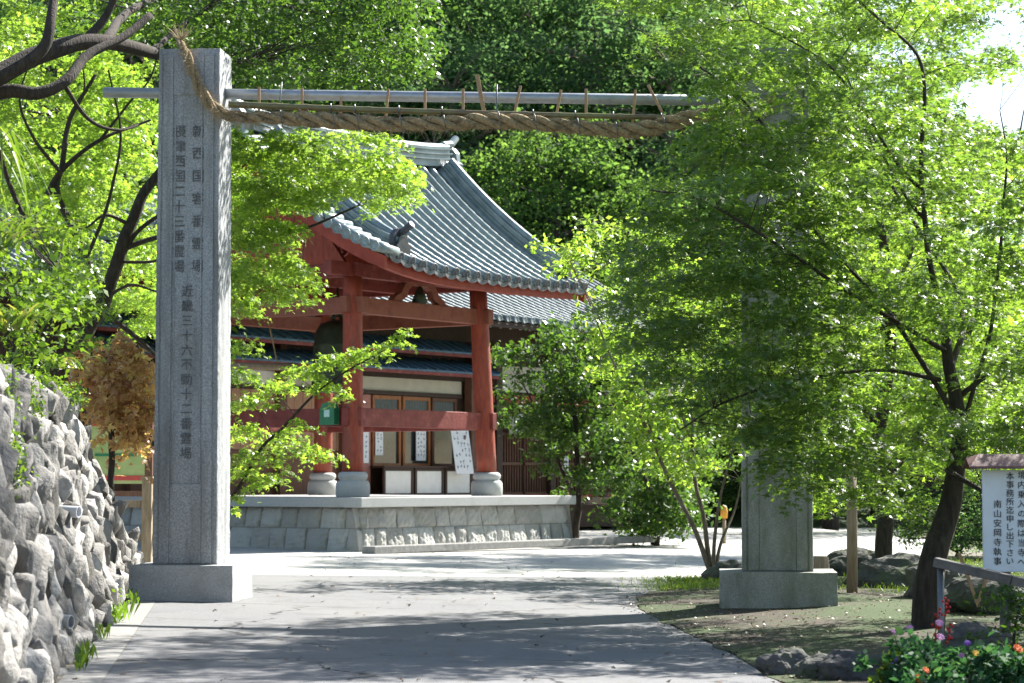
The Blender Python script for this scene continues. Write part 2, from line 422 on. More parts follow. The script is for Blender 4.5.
# ------------------------------------------------------------------ leaves
def kite(ang, L, W, z0=0.0, droop=0.0):
    c, s = math.cos(ang), math.sin(ang)
    pts = [(0, 0, z0), (0.42 * L, W, z0 + 0.03), (L, 0, z0 - droop), (0.42 * L, -W, z0 + 0.03)]
    return [(x * c - y * s, x * s + y * c, z) for x, y, z in pts]
def template(kind):
    vs, fs = [], []
    if kind == 'maple':
        lob = [(-1.9, 0.62), (-0.95, 0.88), (0, 1.0), (0.95, 0.88), (1.9, 0.62)]
    elif kind == 'maple3':
        lob = [(-1.15, 0.85), (0, 1.0), (1.15, 0.85)]
    elif kind == 'oval':
        lob = [(0, 1.0)]
    elif kind == 'blade':
        lob = [(0, 1.0)]
    elif kind == 'spray':
        lob = [(-0.9, 0.8), (0.1, 1.0), (1.0, 0.75)]
    for a, L in lob:
        W = {'maple': 0.19, 'maple3': 0.24, 'oval': 0.30, 'blade': 0.05, 'spray': 0.24}[kind] * L
        b = len(vs)
        vs += kite(a, L, W, 0, 0.12 * L)
        fs.append((b, b + 1, b + 2, b + 3))
    return np.array(vs), np.array(fs)

def leaf_geo(cen, nor, size, kind, rng):
    n = len(cen)
    nor = nor / np.linalg.norm(nor, axis=1, keepdims=True)
    rd = rng.normal(size=(n, 3))
    ax = rd - nor * np.sum(rd * nor, axis=1, keepdims=True)
    ax /= np.linalg.norm(ax, axis=1, keepdims=True)
    bx = np.cross(nor, ax)
    tv, tf = template(kind)
    k = len(tv)
    s = size[:, None, None]
    V = cen[:, None, :] + s * (tv[None, :, 0:1] * ax[:, None, :] + tv[None, :, 1:2] * bx[:, None, :] + tv[None, :, 2:3] * nor[:, None, :])
    Fc = (tf[None, :, :] + (np.arange(n) * k)[:, None, None]).reshape(-1, tf.shape[1])
    lv = np.clip(rng.beta(2.2, 2.2, n), 0, 1)
    return V.reshape(-1, 3), Fc, np.repeat(lv, len(tf))

def pad_leaves(pads, kind, size, dens, flat, seed, tilt=0.55, up=(0, 0, 1.0), droop=0.25):
    """pads: (centre, radius) sprays; leaves strewn through each, ragged at the rim"""
    rng = np.random.default_rng(seed)
    C_, N_, S_ = [], [], []
    for c, r in pads:
        c = np.array(c)
        n = max(6, int(dens * math.pi * r * r * rng.uniform(0.75, 1.25)))
        th = rng.uniform(0, 2 * math.pi, n)
        ph = rng.uniform(0, 6.28, 3)
        rim = 0.74 + 0.20 * np.sin(3 * th + ph[0]) + 0.16 * np.sin(5 * th + ph[1]) + 0.12 * np.sin(9 * th + ph[2])
        q = np.sqrt(rng.uniform(0, 1, n)) * rim + rng.normal(0, 0.07, n)
        z = rng.normal(0, 1, n) * flat * r * (1.05 - 0.6 * np.clip(q, 0, 1)) - droop * r * q ** 2
        tl = rng.normal(0, 0.13, 2)
        x, y = q * r * np.cos(th), q * r * np.sin(th)
        z = z + tl[0] * x + tl[1] * y
        C_.append(np.stack([c[0] + x, c[1] + y, c[2] + z], 1))
        nn = rng.normal(0, tilt, (n, 3)) + np.array(up)
        nn[:, 0] += 0.5 * q * np.cos(th); nn[:, 1] += 0.5 * q * np.sin(th)
        N_.append(nn)
        S_.append(size * rng.uniform(0.5, 1.35, n))
    return leaf_geo(np.concatenate(C_), np.concatenate(N_), np.concatenate(S_), kind, rng)

def inpoly(x, y, poly):
    ins = False
    j = len(poly) - 1
    for i in range(len(poly)):
        xi, yi = poly[i]; xj, yj = poly[j]
        if (yi > y) != (yj > y) and x < (xj - xi) * (y - yi) / (yj - yi) + xi:
            ins = not ins
        j = i
    return ins

def pads_in(poly, Y0, Y1, n, r, seed, mind=0.5):
    """sprays of a crown spread through the volume that an outline and a depth range bound"""
    rn = random.Random(seed)
    xs, ys = [p[0] for p in poly], [p[1] for p in poly]
    out = []
    tries = 0
    while len(out) < n and tries < n * 60:
        tries += 1
        x, y = rn.uniform(min(xs), max(xs)), rn.uniform(min(ys), max(ys))
        if not inpoly(x, y, poly): continue
        p = P(x, y, rn.uniform(Y0, Y1))
        rr = r * rn.uniform(0.65, 1.3)
        if any((p - q).length < mind * (rr + s) for q, s in out): continue
        out.append((p, rr))
    return out

def limb_mesh(limbs, pads, seed, twig=0.012, twig_n=4, reach=2.2):
    """trunk and limbs, plus a twig to every spray and finer ones inside it"""
    rn = random.Random(seed)
    mb = MB()
    samp = []
    for pts, r0, r1 in limbs:
        cv = catmull(pts, 7)
        n = len(cv)
        rad = [r0 + (r1 - r0) * (i / (n - 1)) ** 0.8 for i in range(n)]
        cv = [p + Vector((noise.noise(p * 1.7 + Vector((seed, 0, 0))), noise.noise(p * 1.7 + Vector((0, seed, 3))), 0)) * min(0.06, rad[i] * 0.9) for i, p in enumerate(cv)]
        mb.tube(cv, rad, 9 if r0 > 0.05 else 6)
        samp += [(p, rad[i]) for i, p in enumerate(cv)][2:]
    for c, r in pads:
        c = Vector(c)
        b, rb = min(samp, key=lambda q: (q[0] - c).length + (0.8 if q[0].z > c.z + 0.3 else 0))
        d = (c - b).length
        if d < reach:
            mid = b.lerp(c, 0.5) + Vector((rn.uniform(-.12, .12), rn.uniform(-.12, .12), 0.12 * d * rn.uniform(0.2, 1.0)))
            cv = catmull([b, mid, c], 4)
            tr = min(rb * 0.7, twig * (0.8 + 0.35 * d))
            mb.tube(cv, [tr + (twig * 0.3 - tr) * i / (len(cv) - 1) for i in range(len(cv))], 5, False)
        for _ in range(twig_n):
            a = rn.uniform(0, 6.28)
            e = c + Vector((math.cos(a) * r * 0.8, math.sin(a) * r * 0.8, -0.14 * r))
            mb.tube([c, c.lerp(e, 0.5) + Vector((0, 0, 0.05 * r)), e], [twig * 0.33, twig * 0.25, twig * 0.12], 4, False)
    return mb

def tree(name, label, cat, base, limbs, pads, kind, size, dens, flat, lmat, bmat, seed, group=None, tilt=0.55, twig=0.007, twig_n=4, droop=0.25, reach=2.2):
    root = empty(name, base, label, cat, group)
    limb_mesh(limbs, pads, seed, twig, twig_n, reach).build('trunk', bmat, root, smooth=True)
    V, Fc, lv = pad_leaves(pads, kind, size, dens, flat, seed, tilt, droop=droop)
    np_mesh('crown', V, Fc, lmat, root, attr=lv)
    return root

def fract(x): return x - math.floor(x)

# ------------------------------------------------------------------ ground, road, forecourt
def sheet(name, poly, z, m, step=1.0):
    """a flat sheet with the ground's slight fall"""
    bm = bmesh.new()
    f = bm.faces.new([bm.verts.new((x, y, 0)) for x, y in poly])
    x0, x1 = min(p[0] for p in poly), max(p[0] for p in poly)
    y0, y1 = min(p[1] for p in poly), max(p[1] for p in poly)
    for xc in np.arange(max(x0, -6) + 0.01, min(x1, 10), step):
        bmesh.ops.bisect_plane(bm, geom=bm.verts[:] + bm.edges[:] + bm.faces[:], plane_co=(xc, 0, 0), plane_no=(1, 0, 0))
    for v in bm.verts: v.co.z = gz(v.co.x) + z
    bmesh.ops.recalc_face_normals(bm, faces=bm.faces)
    if bm.faces[:] and bm.faces[:][0].normal.z < 0:
        bmesh.ops.reverse_faces(bm, faces=bm.faces)
    me = bpy.data.meshes.new(name); bm.to_mesh(me); bm.free()
    me.materials.append(m)
    o = bpy.data.objects.new(name, me); link(o)
    return tag(o, kind='structure')

def wallx(Y): return -3.35 - 0.118 * (Y - 17)

sheet('ground', [(-900, -60), (900, -60), (900, 2500), (-900, 2500)], 0.0, M['ground'])
sheet('forecourt', [(-14, 33), (6, 36), (9.3, 50), (11.2, 60), (15, 88), (-20, 88)], 0.004, M['forecourt'])
sheet('road', [(wallx(4) + .32, 4), (2.6, 4), (2.35, 14), (2.12, 18), (2.0, 21.5), (1.75, 25), (1.55, 28.5), (1.7, 31.5), (2.6, 35.5), (3.6, 38.5), (-1.0, 37.0), (-8.0, 35.6), (wallx(33) + .32, 33), (wallx(20) + .32, 20)], 0.008, M['asphalt'])
sheet('footpath', [(wallx(4), 4), (wallx(4) + .318, 4), (wallx(33) + .318, 33), (wallx(33), 33)], 0.012, M['concrete'])
# hillside behind the temple
hx, hy = np.meshgrid(np.linspace(-120, 120, 70), np.linspace(80, 240, 50))
hz = np.clip((hy - 82) / 70, 0, 1) ** 1.2 * 26 * np.clip((30 - hx) / 30, 0.12, 1) + 1.2 * np.sin(hx * .17) * np.cos(hy * .13) * np.clip((hy - 82) / 20, 0, 1) - 0.3
idx = np.arange(70 * 50).reshape(50, 70)
tag(np_mesh('hill', np.stack([hx.ravel(), hy.ravel(), hz.ravel()], 1), np.stack([idx[:-1, :-1].ravel(), idx[:-1, 1:].ravel(), idx[1:, 1:].ravel(), idx[1:, :-1].ravel()], 1), M['hill'], smooth=True), kind='structure')

# garden bed under the maple: a low mound of soil and moss
def bed_edge(Y):
    """left edge of the bed at depth Y"""
    k = [(4, 2.6), (14, 2.35), (18, 2.12), (21.5, 2.0), (25, 1.75), (28.5, 1.55), (31.5, 1.7), (35.5, 2.6), (40, 4.0), (46, 5.6), (52, 7.5)]
    return float(np.interp(Y, [a for a, b in k], [b for a, b in k]))
def bed_z(x, y):
    e = x - bed_edge(y)
    e = min(max(e, 0), 3)
    back = min(max((52 - y) / 4, 0), 1)
    return gz(x) + 0.014 + (0.05 * min(e, 1) + 0.03 * max(e - 1, 0) + 0.035 * noise.noise(Vector((x * 0.9, y * 0.9, 0))) * min(e, 1)) * back
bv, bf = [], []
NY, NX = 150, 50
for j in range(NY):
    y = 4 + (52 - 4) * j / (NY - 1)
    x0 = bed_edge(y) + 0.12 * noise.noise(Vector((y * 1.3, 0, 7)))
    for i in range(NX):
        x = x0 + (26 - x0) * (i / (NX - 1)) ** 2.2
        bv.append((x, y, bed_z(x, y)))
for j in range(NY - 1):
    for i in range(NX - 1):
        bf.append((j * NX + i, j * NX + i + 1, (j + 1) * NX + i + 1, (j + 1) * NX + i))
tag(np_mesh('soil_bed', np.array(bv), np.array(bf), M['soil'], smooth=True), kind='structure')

# bank behind the stone wall
def bank_z(x, y):
    t = (wallx(y) - 0.55) - x
    end = min(max((30.5 - y) / 2.5, 0), 1)
    return (2.36 + min(max(t, 0), 6) * 0.16) * end + 0.1 * noise.noise(Vector((x, y, 3))) * end + (-0.4 if end <= 0 else 0)
bv, bf = [], []
for j in range(60):
    y = 2 + 30 * j / 59
    for i in range(24):
        x = wallx(y) - 0.62 - 22 * (i / 23) ** 1.8
        bv.append((x, y, bank_z(x, y)))
for j in range(59):
    for i in range(23):
        bf.append((j * 24 + i, (j + 1) * 24 + i, (j + 1) * 24 + i + 1, j * 24 + i + 1))
tag(np_mesh('bank', np.array(bv), np.array(bf), M['ground'], smooth=True), kind='structure')

# ------------------------------------------------------------------ stone faces
def cell_stones(us, vs, seed, su, sv, shear=0.0, jit=0.42, rows=False):
    """nearest and second nearest stone centre on a jittered lattice -> (gap distance, id random, tilt offsets)"""
    rng = np.random.default_rng(seed)
    U, Vv = np.meshgrid(us, vs)
    Us = U + shear * Vv
    gi0, gj0 = np.floor(Us / su).astype(int), np.floor(Vv / sv).astype(int)
    def h(i, j, k):
        x = np.sin(i * 127.1 + j * 311.7 + k * 74.7 + seed * 13.3) * 43758.5453
        return x - np.floor(x)
    d1 = np.full(U.shape, 9e9); d2 = d1.copy()
    bi = np.zeros(U.shape, int); bj = bi.copy(); cx = np.zeros(U.shape); cy = cx.copy()
    for di in (-2, -1, 0, 1, 2):
        for dj in (-2, -1, 0, 1, 2):
            i, j = gi0 + di, gj0 + dj
            off = 0.5 * (j % 2)
            px = (i + 0.5 + off + jit * (2 * h(i, j, 1) - 1)) * su
            py = (j + 0.5 + jit * (2 * h(i, j, 2) - 1)) * sv
            sx = 0.75 + 0.6 * h(i, j, 5)
            d = np.sqrt(((Us - px) / su) ** 2 + ((Vv - py) / sv) ** 2) / sx
            m1 = d < d1
            d2 = np.where(m1, d1, np.minimum(d2, d))
            bi = np.where(m1, i, bi); bj = np.where(m1, j, bj); cx = np.where(m1, px, cx); cy = np.where(m1, py, cy)
            d1 = np.where(m1, d, d1)
    gap = d2 - d1
    rid = h(bi, bj, 9)
    tu = (h(bi, bj, 11) - 0.5) * (Us - cx) / su
    tv = (h(bi, bj, 12) - 0.5) * (Vv - cy) / sv
    return gap, rid, tu, tv, h(bi, bj, 15)

def grid_obj(name, P3, m, parent, lv):
    nv, nu = P3.shape[:2]
    idx = np.arange(nv * nu).reshape(nv, nu)
    Fc = np.stack([idx[:-1, :-1].ravel(), idx[:-1, 1:].ravel(), idx[1:, 1:].ravel(), idx[1:, :-1].ravel()], 1)
    return np_mesh(name, P3.reshape(-1, 3), Fc, m, parent, smooth=False, vattr=lv.ravel())

def fbm(U, V_, seed, sc, octv=3):
    out = np.zeros(U.shape); a = 1.0
    rng = np.random.default_rng(seed)
    for o in range(octv):
        for _ in range(4):
            th = rng.uniform(0, 6.28); k = sc * 2 ** o * rng.uniform(0.6, 1.4)
            out += a * 0.25 * np.sin(k * (U * math.cos(th) + V_ * math.sin(th)) + rng.uniform(0, 6.28))
        a *= 0.55
    return out

def stone_wall(name, label, A, B, topA, topB, batter, seed, group=None):
    """a dry stone wall from A to B (x, y): angular stones wedged against each other, leaning back"""
    A, B = Vector((*A, 0)), Vector((*B, 0))
    L = (B - A).length
    d = (B - A) / L
    nrm = Vector((d.y, -d.x, 0))          # towards the road
    rr = random.Random(seed)
    vs_all, fs_all, lv_all = [], [], []
    z = -0.05
    row = 0
    while z < max(topA, topB):
        hgt = rr.uniform(0.24, 0.36)
        u = -rr.uniform(0, .4)
        while u < L:
            ln_ = rr.uniform(0.30, 0.64)
            uc = u + ln_ / 2
            top = topA + (topB - topA) * min(max(uc / L, 0), 1)
            if z + hgt * 0.55 < top and 0.1 < uc < L - 0.1:
                zc = z + hgt / 2 + rr.uniform(-.09, .09)
                h2 = min(hgt * rr.uniform(1.0, 1.5), 2 * (top - 0.02 - zc))
                if h2 > 0.15:
                    bm = bmesh.new()
                    for _ in range(17):
                        q = Vector((rr.gauss(0, 1), rr.gauss(0, 1), rr.gauss(0, 1))).normalized()
                        m_ = max(abs(q.x), abs(q.y), abs(q.z))
                        q = q / (m_ ** 0.62)
                        bm.verts.new((q.x * ln_ * 0.52, q.y * 0.17, q.z * h2 * 0.55))
                    ch = bmesh.ops.convex_hull(bm, input=bm.verts)
                    bmesh.ops.delete(bm, geom=[g for g in ch['geom_interior'] if isinstance(g, bmesh.types.BMVert)], context='VERTS')
                    bmesh.ops.subdivide_edges(bm, edges=bm.edges[:], cuts=2, use_grid_fill=True)
                    bmesh.ops.triangulate(bm, faces=bm.faces[:])
                    bm.normal_update()
                    bmesh.ops.recalc_face_normals(bm, faces=bm.faces[:])
                    off = Vector((rr.uniform(0, 50), rr.uniform(0, 50), 0))
                    for v in bm.verts:
                        v.co += v.normal * (0.030 * noise.noise(v.co * 5 + off) + 0.016 * noise.noise(v.co * 14 + off))
                    rot = Matrix.Rotation(rr.gauss(0.42, 0.30), 3, 'Y') @ Matrix.Rotation(rr.gauss(0, .15), 3, 'Z') @ Matrix.Rotation(rr.gauss(0.1, .14), 3, 'X')
                    cen = A + d * uc + nrm * (-0.17 + rr.uniform(-.06, .05) - batter * zc) + Vector((0, 0, zc + gz(-4)))
                    Mx = Matrix((d, -nrm, Vector((0, 0, 1)))).transposed()
                    b0 = len(vs_all)
                    bm.verts.index_update()
                    tone = rr.uniform(0.05, 1.0)
                    for v in bm.verts:
                        vs_all.append(tuple(cen + Mx @ (rot @ v.co)))
                        lv_all.append(min(1, max(0.05, tone + 0.22 * noise.noise(v.co * 4 + off))))
                    for f in bm.faces:
                        fs_all.append([b0 + v.index for v in f.verts])
                    bm.free()
            u += ln_ * rr.uniform(0.80, 0.98)
        z += hgt * 0.86
        row += 1
    root = empty(name, (A.x, A.y, 0), label, 'stone wall', group)
    np_mesh('stone_face', np.array(vs_all), np.array(fs_all), M['wall_stone'], root, vattr=np.array(lv_all))
    mb = MB()
    back = nrm * -0.9
    kA, kB = A - nrm * (batter * topA + 0.27), B - nrm * (batter * topB + 0.27)
    a0, b0 = A - nrm * 0.27, B - nrm * 0.27
    v = [a0, b0, B + back, A + back]
    tA, tB = topA - 0.06, topB - 0.06
    v2 = [kA + Vector((0, 0, tA)), kB + Vector((0, 0, tB)), B + back + Vector((0, 0, tB)), A + back + Vector((0, 0, tA))]
    mb.add([p - Vector((0, 0, 0.1)) for p in v] + v2, [(3, 2, 1, 0), (4, 5, 6, 7), (0, 1, 5, 4), (1, 2, 6, 5), (2, 3, 7, 6), (3, 0, 4, 7)])
    mb.build('core', M['soil'], root)
    return root

stone_wall('stone_wall', 'tall rough stone retaining wall along the left side of the road', (wallx(9), 9), (wallx(27.4), 27.4), 2.44, 2.54, 0.24, 4)
# the wall's far end: a face turned away, then a lower run falling to the ground behind the pillar
stone_wall('stone_wall', 'low rough stone wall sloping down behind the inscribed pillar', (wallx(27.55) - 0.14, 27.55), (wallx(32.5) + 0.1, 32.5), 2.5, 0.4, 0.20, 9)
mbx = None

# ------------------------------------------------------------------ gate pillars
EPS = 0.09                                       # the gate line turns a little: its right end is nearer
gdir = Vector((1, -EPS, 0)).normalized()
gnorm = Vector((-EPS, -1, 0)).normalized()       # front
GM = Matrix((gdir, -gnorm, Vector((0, 0, 1)))).transposed()
GA = math.atan2(gdir.y, gdir.x)

def rough_block(mb, c, size, top, res, amp, seed, M3, frac=9.0):
    """a hewn block: size (x, y, z) at its foot, top = scale of the top, faces slightly uneven"""
    nx, ny, nz = [max(2, int(s / res)) for s in size]
    def disp(p, n):
        q = p * frac + Vector((seed * 3.1, seed, 0))
        return n * (amp * noise.noise(q) + amp * 0.6 * noise.noise(q * 3))
    def face(o, a, b, na, nb, n):
        vs = []
        for j in range(nb + 1):
            for i in range(na + 1):
                p = o + a * (i / na) + b * (j / nb)
                t = (p.z / size[2])
                k = 1 + (top - 1) * t
                q = Vector((p.x * k, p.y * k, p.z))
                edge = (i in (0, na)) or (j in (0, nb))
                nn = q.normalized() if edge else n
                e = disp(p, n) if not edge else -(abs(amp * 3.0 * noise.noise(p * frac * 1.7)) ) * Vector((math.copysign(1, p.x) if abs(abs(p.x) - size[0] / 2) < 1e-4 else 0, math.copysign(1, p.y) if abs(abs(p.y) - size[1] / 2) < 1e-4 else 0, 1 if abs(p.z - size[2]) < 1e-4 else 0))
                vs.append(M3 @ (q + e) + Vector(c))
        fs = [(j * (na + 1) + i, j * (na + 1) + i + 1, (j + 1) * (na + 1) + i + 1, (j + 1) * (na + 1) + i) for j in range(nb) for i in range(na)]
        mb.add(vs, fs)
    X, Y, Z = size
    x, y = X / 2, Y / 2
    face(Vector((-x, -y, 0)), Vector((X, 0, 0)), Vector((0, 0, Z)), nx, nz, Vector((0, -1, 0)))
    face(Vector((x, y, 0)), Vector((-X, 0, 0)), Vector((0, 0, Z)), nx, nz, Vector((0, 1, 0)))
    face(Vector((x, -y, 0)), Vector((0, Y, 0)), Vector((0, 0, Z)), ny, nz, Vector((1, 0, 0)))
    face(Vector((-x, y, 0)), Vector((0, -Y, 0)), Vector((0, 0, Z)), ny, nz, Vector((-1, 0, 0)))
    face(Vector((-x, -y, Z)), Vector((X, 0, 0)), Vector((0, Y, 0)), nx, ny, Vector((0, 0, 1)))

def glyphs(text, size, spots, m, name, parent, origin, right, up, front, depth=0.006, weight=0.0):
    """characters set one by one on a face: spots are (x, z) on it; one mesh"""
    me_all = bmesh.new()
    dg = None
    for ch, (x, z) in zip(text, spots):
        cu = bpy.data.curves.new('glyph', 'FONT')
        cu.body = ch; cu.size = size; cu.align_x = 'CENTER'; cu.align_y = 'CENTER'
        cu.extrude = depth; cu.offset = weight; cu.resolution_u = 2
        ob = bpy.data.objects.new('glyph', cu)
        COL.objects.link(ob)
        bpy.context.view_layer.update()
        dg = bpy.context.evaluated_depsgraph_get()
        me = bpy.data.meshes.new_from_object(ob.evaluated_get(dg))
        Mx = Matrix((right, up, front)).transposed().to_4x4()
        Mx.translation = Vector(origin) + right * x + up * z
        # centre the glyph on its own ink box
        if len(me.vertices):
            xs = [v.co.x for v in me.vertices]; ys = [v.co.y for v in me.vertices]
            me.transform(Matrix.Translation((-(min(xs) + max(xs)) / 2, -(min(ys) + max(ys)) / 2, 0)))
        me.transform(Mx)
        me_all.from_mesh(me)
        bpy.data.objects.remove(ob); bpy.data.curves.remove(cu); bpy.data.meshes.remove(me)
    me = bpy.data.meshes.new(name)
    me_all.to_mesh(me); me_all.free()
    me.transform(world_inv(parent))
    me.materials.append(m)
    o = bpy.data.objects.new(name, me)
    link(o, parent)
    return o

def gate_pillar(base, label, w, d, h, bw, bd, bh, m, mbase, seed, inscribed):
    root = empty('stone_pillar', base, label, 'pillar', 'stone gate pillars', rz=0)
    mb = MB()
    b0 = Vector(base)
    rough_block(mb, b0, (bw, bd, bh), 0.995, 0.09, 0.004, seed, GM)
    mb.build('base', mbase, root)
    mb = MB()
    rough_block(mb, b0 + Vector((0, 0, bh)), (w, d, h), 0.955, 0.055, 0.005, seed + 1, GM)
    mb.build('shaft', m, root)
    # raised border round the sunk panel on the front
    fr = MB()
    def fp(x, z, out):     # a point on the tapering front face
        t = z / h; k = 1 + (0.955 - 1) * t
        return b0 + GM @ Vector((x * k, -(d / 2) * k - out, bh + z))
    def strip(x0, x1, z0, z1, out):
        v = [fp(x0, z0, -0.03), fp(x1, z0, -0.03), fp(x1, z1, -0.03), fp(x0, z1, -0.03), fp(x0, z0, out), fp(x1, z0, out), fp(x1, z1, out), fp(x0, z1, out)]
        fr.add(v, [(0, 1, 2, 3), (7, 6, 5, 4), (4, 5, 1, 0), (5, 6, 2, 1), (6, 7, 3, 2), (7, 4, 0, 3)])
    ws = w / 2
    zt, zb = h - 0.60, h * 0.155
    for sgn in (-1, 1):
        a, b_ = sorted((sgn * (ws - 0.075), sgn * (ws - 0.205)))
        strip(a, b_, 0.012, h - 0.08, 0.022)
        a, b_ = sorted((sgn * (ws - 0.006), sgn * (ws - 0.052)))
        strip(a, b_, 0.012, h - 0.06, 0.014)
        a, b_ = sorted((sgn * (ws - 0.225), sgn * (ws - 0.245)))
        strip(a, b_, zb, zt, 0.013)
    strip(-ws + 0.207, ws - 0.207, zt + 0.003, h - 0.085, 0.018)
    strip(-ws + 0.207, ws - 0.207, 0.014, zb - 0.003, 0.019)
    fr.build('border', m, root, bevel=0.007)
    if inscribed:
        right, up, front = gdir, Vector((0, 0, 1)), gnorm
        def rel(py): return 0
        o = fp(0, 0, 0.004)
        def spots(x, pys):
            out = []
            for py in pys:
                z = P(196, py, b0.y - d / 2).z - b0.z - bh
                k = 1 - 0.045 * z / h
                out.append((x, z))
            return out
        def on_face(text, x, y0, y1, name, size):
            n = len(text)
            zz = [P(196, y0 + (y1 - y0) * i / (n - 1), b0.y - d / 2).z - b0.z - bh for i in range(n)]
            for c_, z in zip(text, zz): pass
            sl = (d / 2) * 0.045 / h
            upv = Vector((0, 0, 1)) + gnorm * -sl
            return glyphs(text, size, [(x, z) for z in zz], M['engraving'], name, root, fp(0, 0, 0.005), right, upv.normalized(), gnorm, weight=0.0005)
        on_face('新西国客番霊場', 0.125, 131, 266, 'inscription', 0.165)
        on_face('摂津西国二十三番霊場', -0.115, 131, 266, 'inscription', 0.165)
        on_face('近畿三十六不動十二番霊場', 0.0, 291, 453, 'inscription', 0.155)
    return root, fp

pl = P(191.5, 600, 29.1); pl.z = gz(-4)
LP = Vector((-4.03, 29.0, gz(-4.03)))
RP = Vector((3.26, 28.35, gz(3.26) - 0.01))
gate_pillar(LP, 'tall grey stone gate pillar with a carved Japanese inscription, beside the stone wall', 0.82, 0.74, 6.48, 1.31, 1.2, 0.45, M['granite'], M['granite_base'], 3, True)
gate_pillar(RP, 'mossy stone gate pillar half hidden by the maple on the right of the road', 0.86, 0.76, 6.42, 1.42, 1.25, 0.52, M['mossy_granite'], M['mossy_granite'], 8, False)

# ------------------------------------------------------------------ pipe, bamboo pole, straw rope
YF = 29.0
def gY(px):      # depth of the gate line at a pixel column
    X = (px - 512) / F * 28.6
    return LP.y + (X - LP.x) * -EPS
def PG(px, py, off=0.0): return P(px, py, gY(px) + off)
pp = MB()
pa, pb = PG(104, 92.5), PG(800, 101.5)
pp.tube([pa, pa.lerp(pb, .33), pa.lerp(pb, .66), pb], 0.068, 18)
pp.tube([pa - (pb - pa).normalized() * 0.004, pa], [0.05, 0.05], 18)
tag(pp.build('metal_pipe', M['pipe'], smooth=True), 'grey galvanised pipe spanning the two stone pillars', 'pipe')
for f_ in bpy.data.objects['metal_pipe'].data.polygons:
    if len(f_.vertices) > 4: f_.use_smooth = False

bb = MB()
ba, bbp = PG(229, 104.5, -0.42), PG(700, 118, -0.40)
pts, rad = [], []
for i in range(121):
    t = i / 120
    pts.append(ba.lerp(bbp, t) + Vector((0, 0, -0.02 * math.sin(t * math.pi))))
    rad.append(0.044 - 0.012 * t + (0.006 if abs(fract(t * 15) - 0.5) < 0.04 else 0))
bb.tube(pts, rad, 10)
tag(bb.build('bamboo_pole', M['bamboo'], smooth=True), 'long green-brown bamboo pole hanging between the pipe and the straw rope', 'bamboo pole')

rope = empty('straw_rope', PG(228, 120, -0.45), 'thick twisted straw rope hung across the gate from the inscribed pillar', 'rope')
path_px = [(179, 42, -0.30), (186, 52, -0.47), (194, 74, -0.50), (206, 98, -0.51), (222, 112.5, -0.50), (240, 117, -0.46), (265, 117.5, -0.45), (300, 119, -0.45), (350, 122, -0.45), (400, 124, -0.45), (450, 123, -0.45), (500, 121, -0.45), (550, 124.5, -0.45), (590, 128, -0.45), (620, 130, -0.45), (650, 128, -0.45), (685, 119, -0.45), (720, 113, -0.45), (757, 108, -0.46), (775, 98, -0.42)]
cv = catmull([PG(*q) for q in path_px], 30)
acc = [0.0]
for i in range(1, len(cv)): acc.append(acc[-1] + (cv[i] - cv[i - 1]).length)
Lr = acc[-1]
rmb = MB()
for sgi in range(3):
    pts, rad = [], []
    for i, p in enumerate(cv):
        d = (cv[min(i + 1, len(cv) - 1)] - cv[max(i - 1, 0)]).normalized()
        q = Vector((0, -1, 0)); q = (q - d * q.dot(d)).normalized(); r_ = d.cross(q)
        s_ = acc[i] / Lr
        env = 0.077 * (0.50 + 0.5 * min(1, max(0, (acc[i] - 0.2)) / 2.2)) * (1.0 if s_ < 0.85 else 1 - 0.35 * (s_ - 0.85) / 0.15)
        env *= 1 + 0.06 * math.sin(acc[i] * 3.1) 
        a = acc[i] * 2 * math.pi / 0.80 + sgi * 2 * math.pi / 3
        pts.append(p + (q * math.cos(a) + r_ * math.sin(a)) * env * 0.72)
        rad.append(env * 0.60 * (1 + 0.05 * math.sin(acc[i] * 17 + sgi * 2)))
    rmb.tube(pts, rad, 10)
rmb.build('strand', M['straw'], rope, smooth=True)
rn = random.Random(5)
fib = MB()
for _ in range(3000):
    i = rn.randrange(20, len(cv) - 10)
    p = cv[i]
    a = rn.uniform(0, 6.28)
    o_ = Vector((rn.uniform(-.05, .05), math.cos(a) * 0.09, math.sin(a) * 0.09))
    e = p + o_ * rn.uniform(1.1, 1.5) + Vector((rn.uniform(-.08, .08), rn.uniform(-.03, .03), rn.uniform(-0.07, 0.015)))
    fib.tube([p + o_ * 0.75, (p + o_).lerp(e, .5), e], [0.0025, 0.002, 0.001], 3, False)
for _ in range(70):       # frayed end on the pillar's top
    p = PG(181, 42, -0.25)
    e = p + Vector((rn.gauss(0, .10), rn.gauss(0, .08), rn.uniform(0.03, 0.24)))
    fib.tube([p, p.lerp(e, .5) + Vector((0, 0, .02)), e], [0.004, 0.003, 0.0015], 3, False)
fib.build('fringe', M['fiber'], rope)
for px in (282, 331, 355, 399, 442, 497, 533, 575, 613, 661):
    t = MB()
    top = PG(px, 88 + 0.011 * (px - 200) - 1, -0.02) if px in (282, 497) else PG(px, 104 + 0.029 * (px - 230), -0.43)
    rw = 0.009
    b_ = min(cv[60:], key=lambda q: abs(q.x - top.x))
    ring = [b_ + Vector((0.01 * k_, math.cos(k_ / 8 * 2 * math.pi) * 0.115, math.sin(k_ / 8 * 2 * math.pi) * 0.115)) for k_ in range(9)]
    t.tube(ring, 0.006, 5)
    t.tube([b_ + Vector((0, 0, .10)), top + Vector((0.0, -0.06, 0)), top + Vector((0, -0.03, 0.07 if px in (282, 497) else 0.035))], rw, 6)
    t.build('tie', M['wire'], rope, smooth=True)
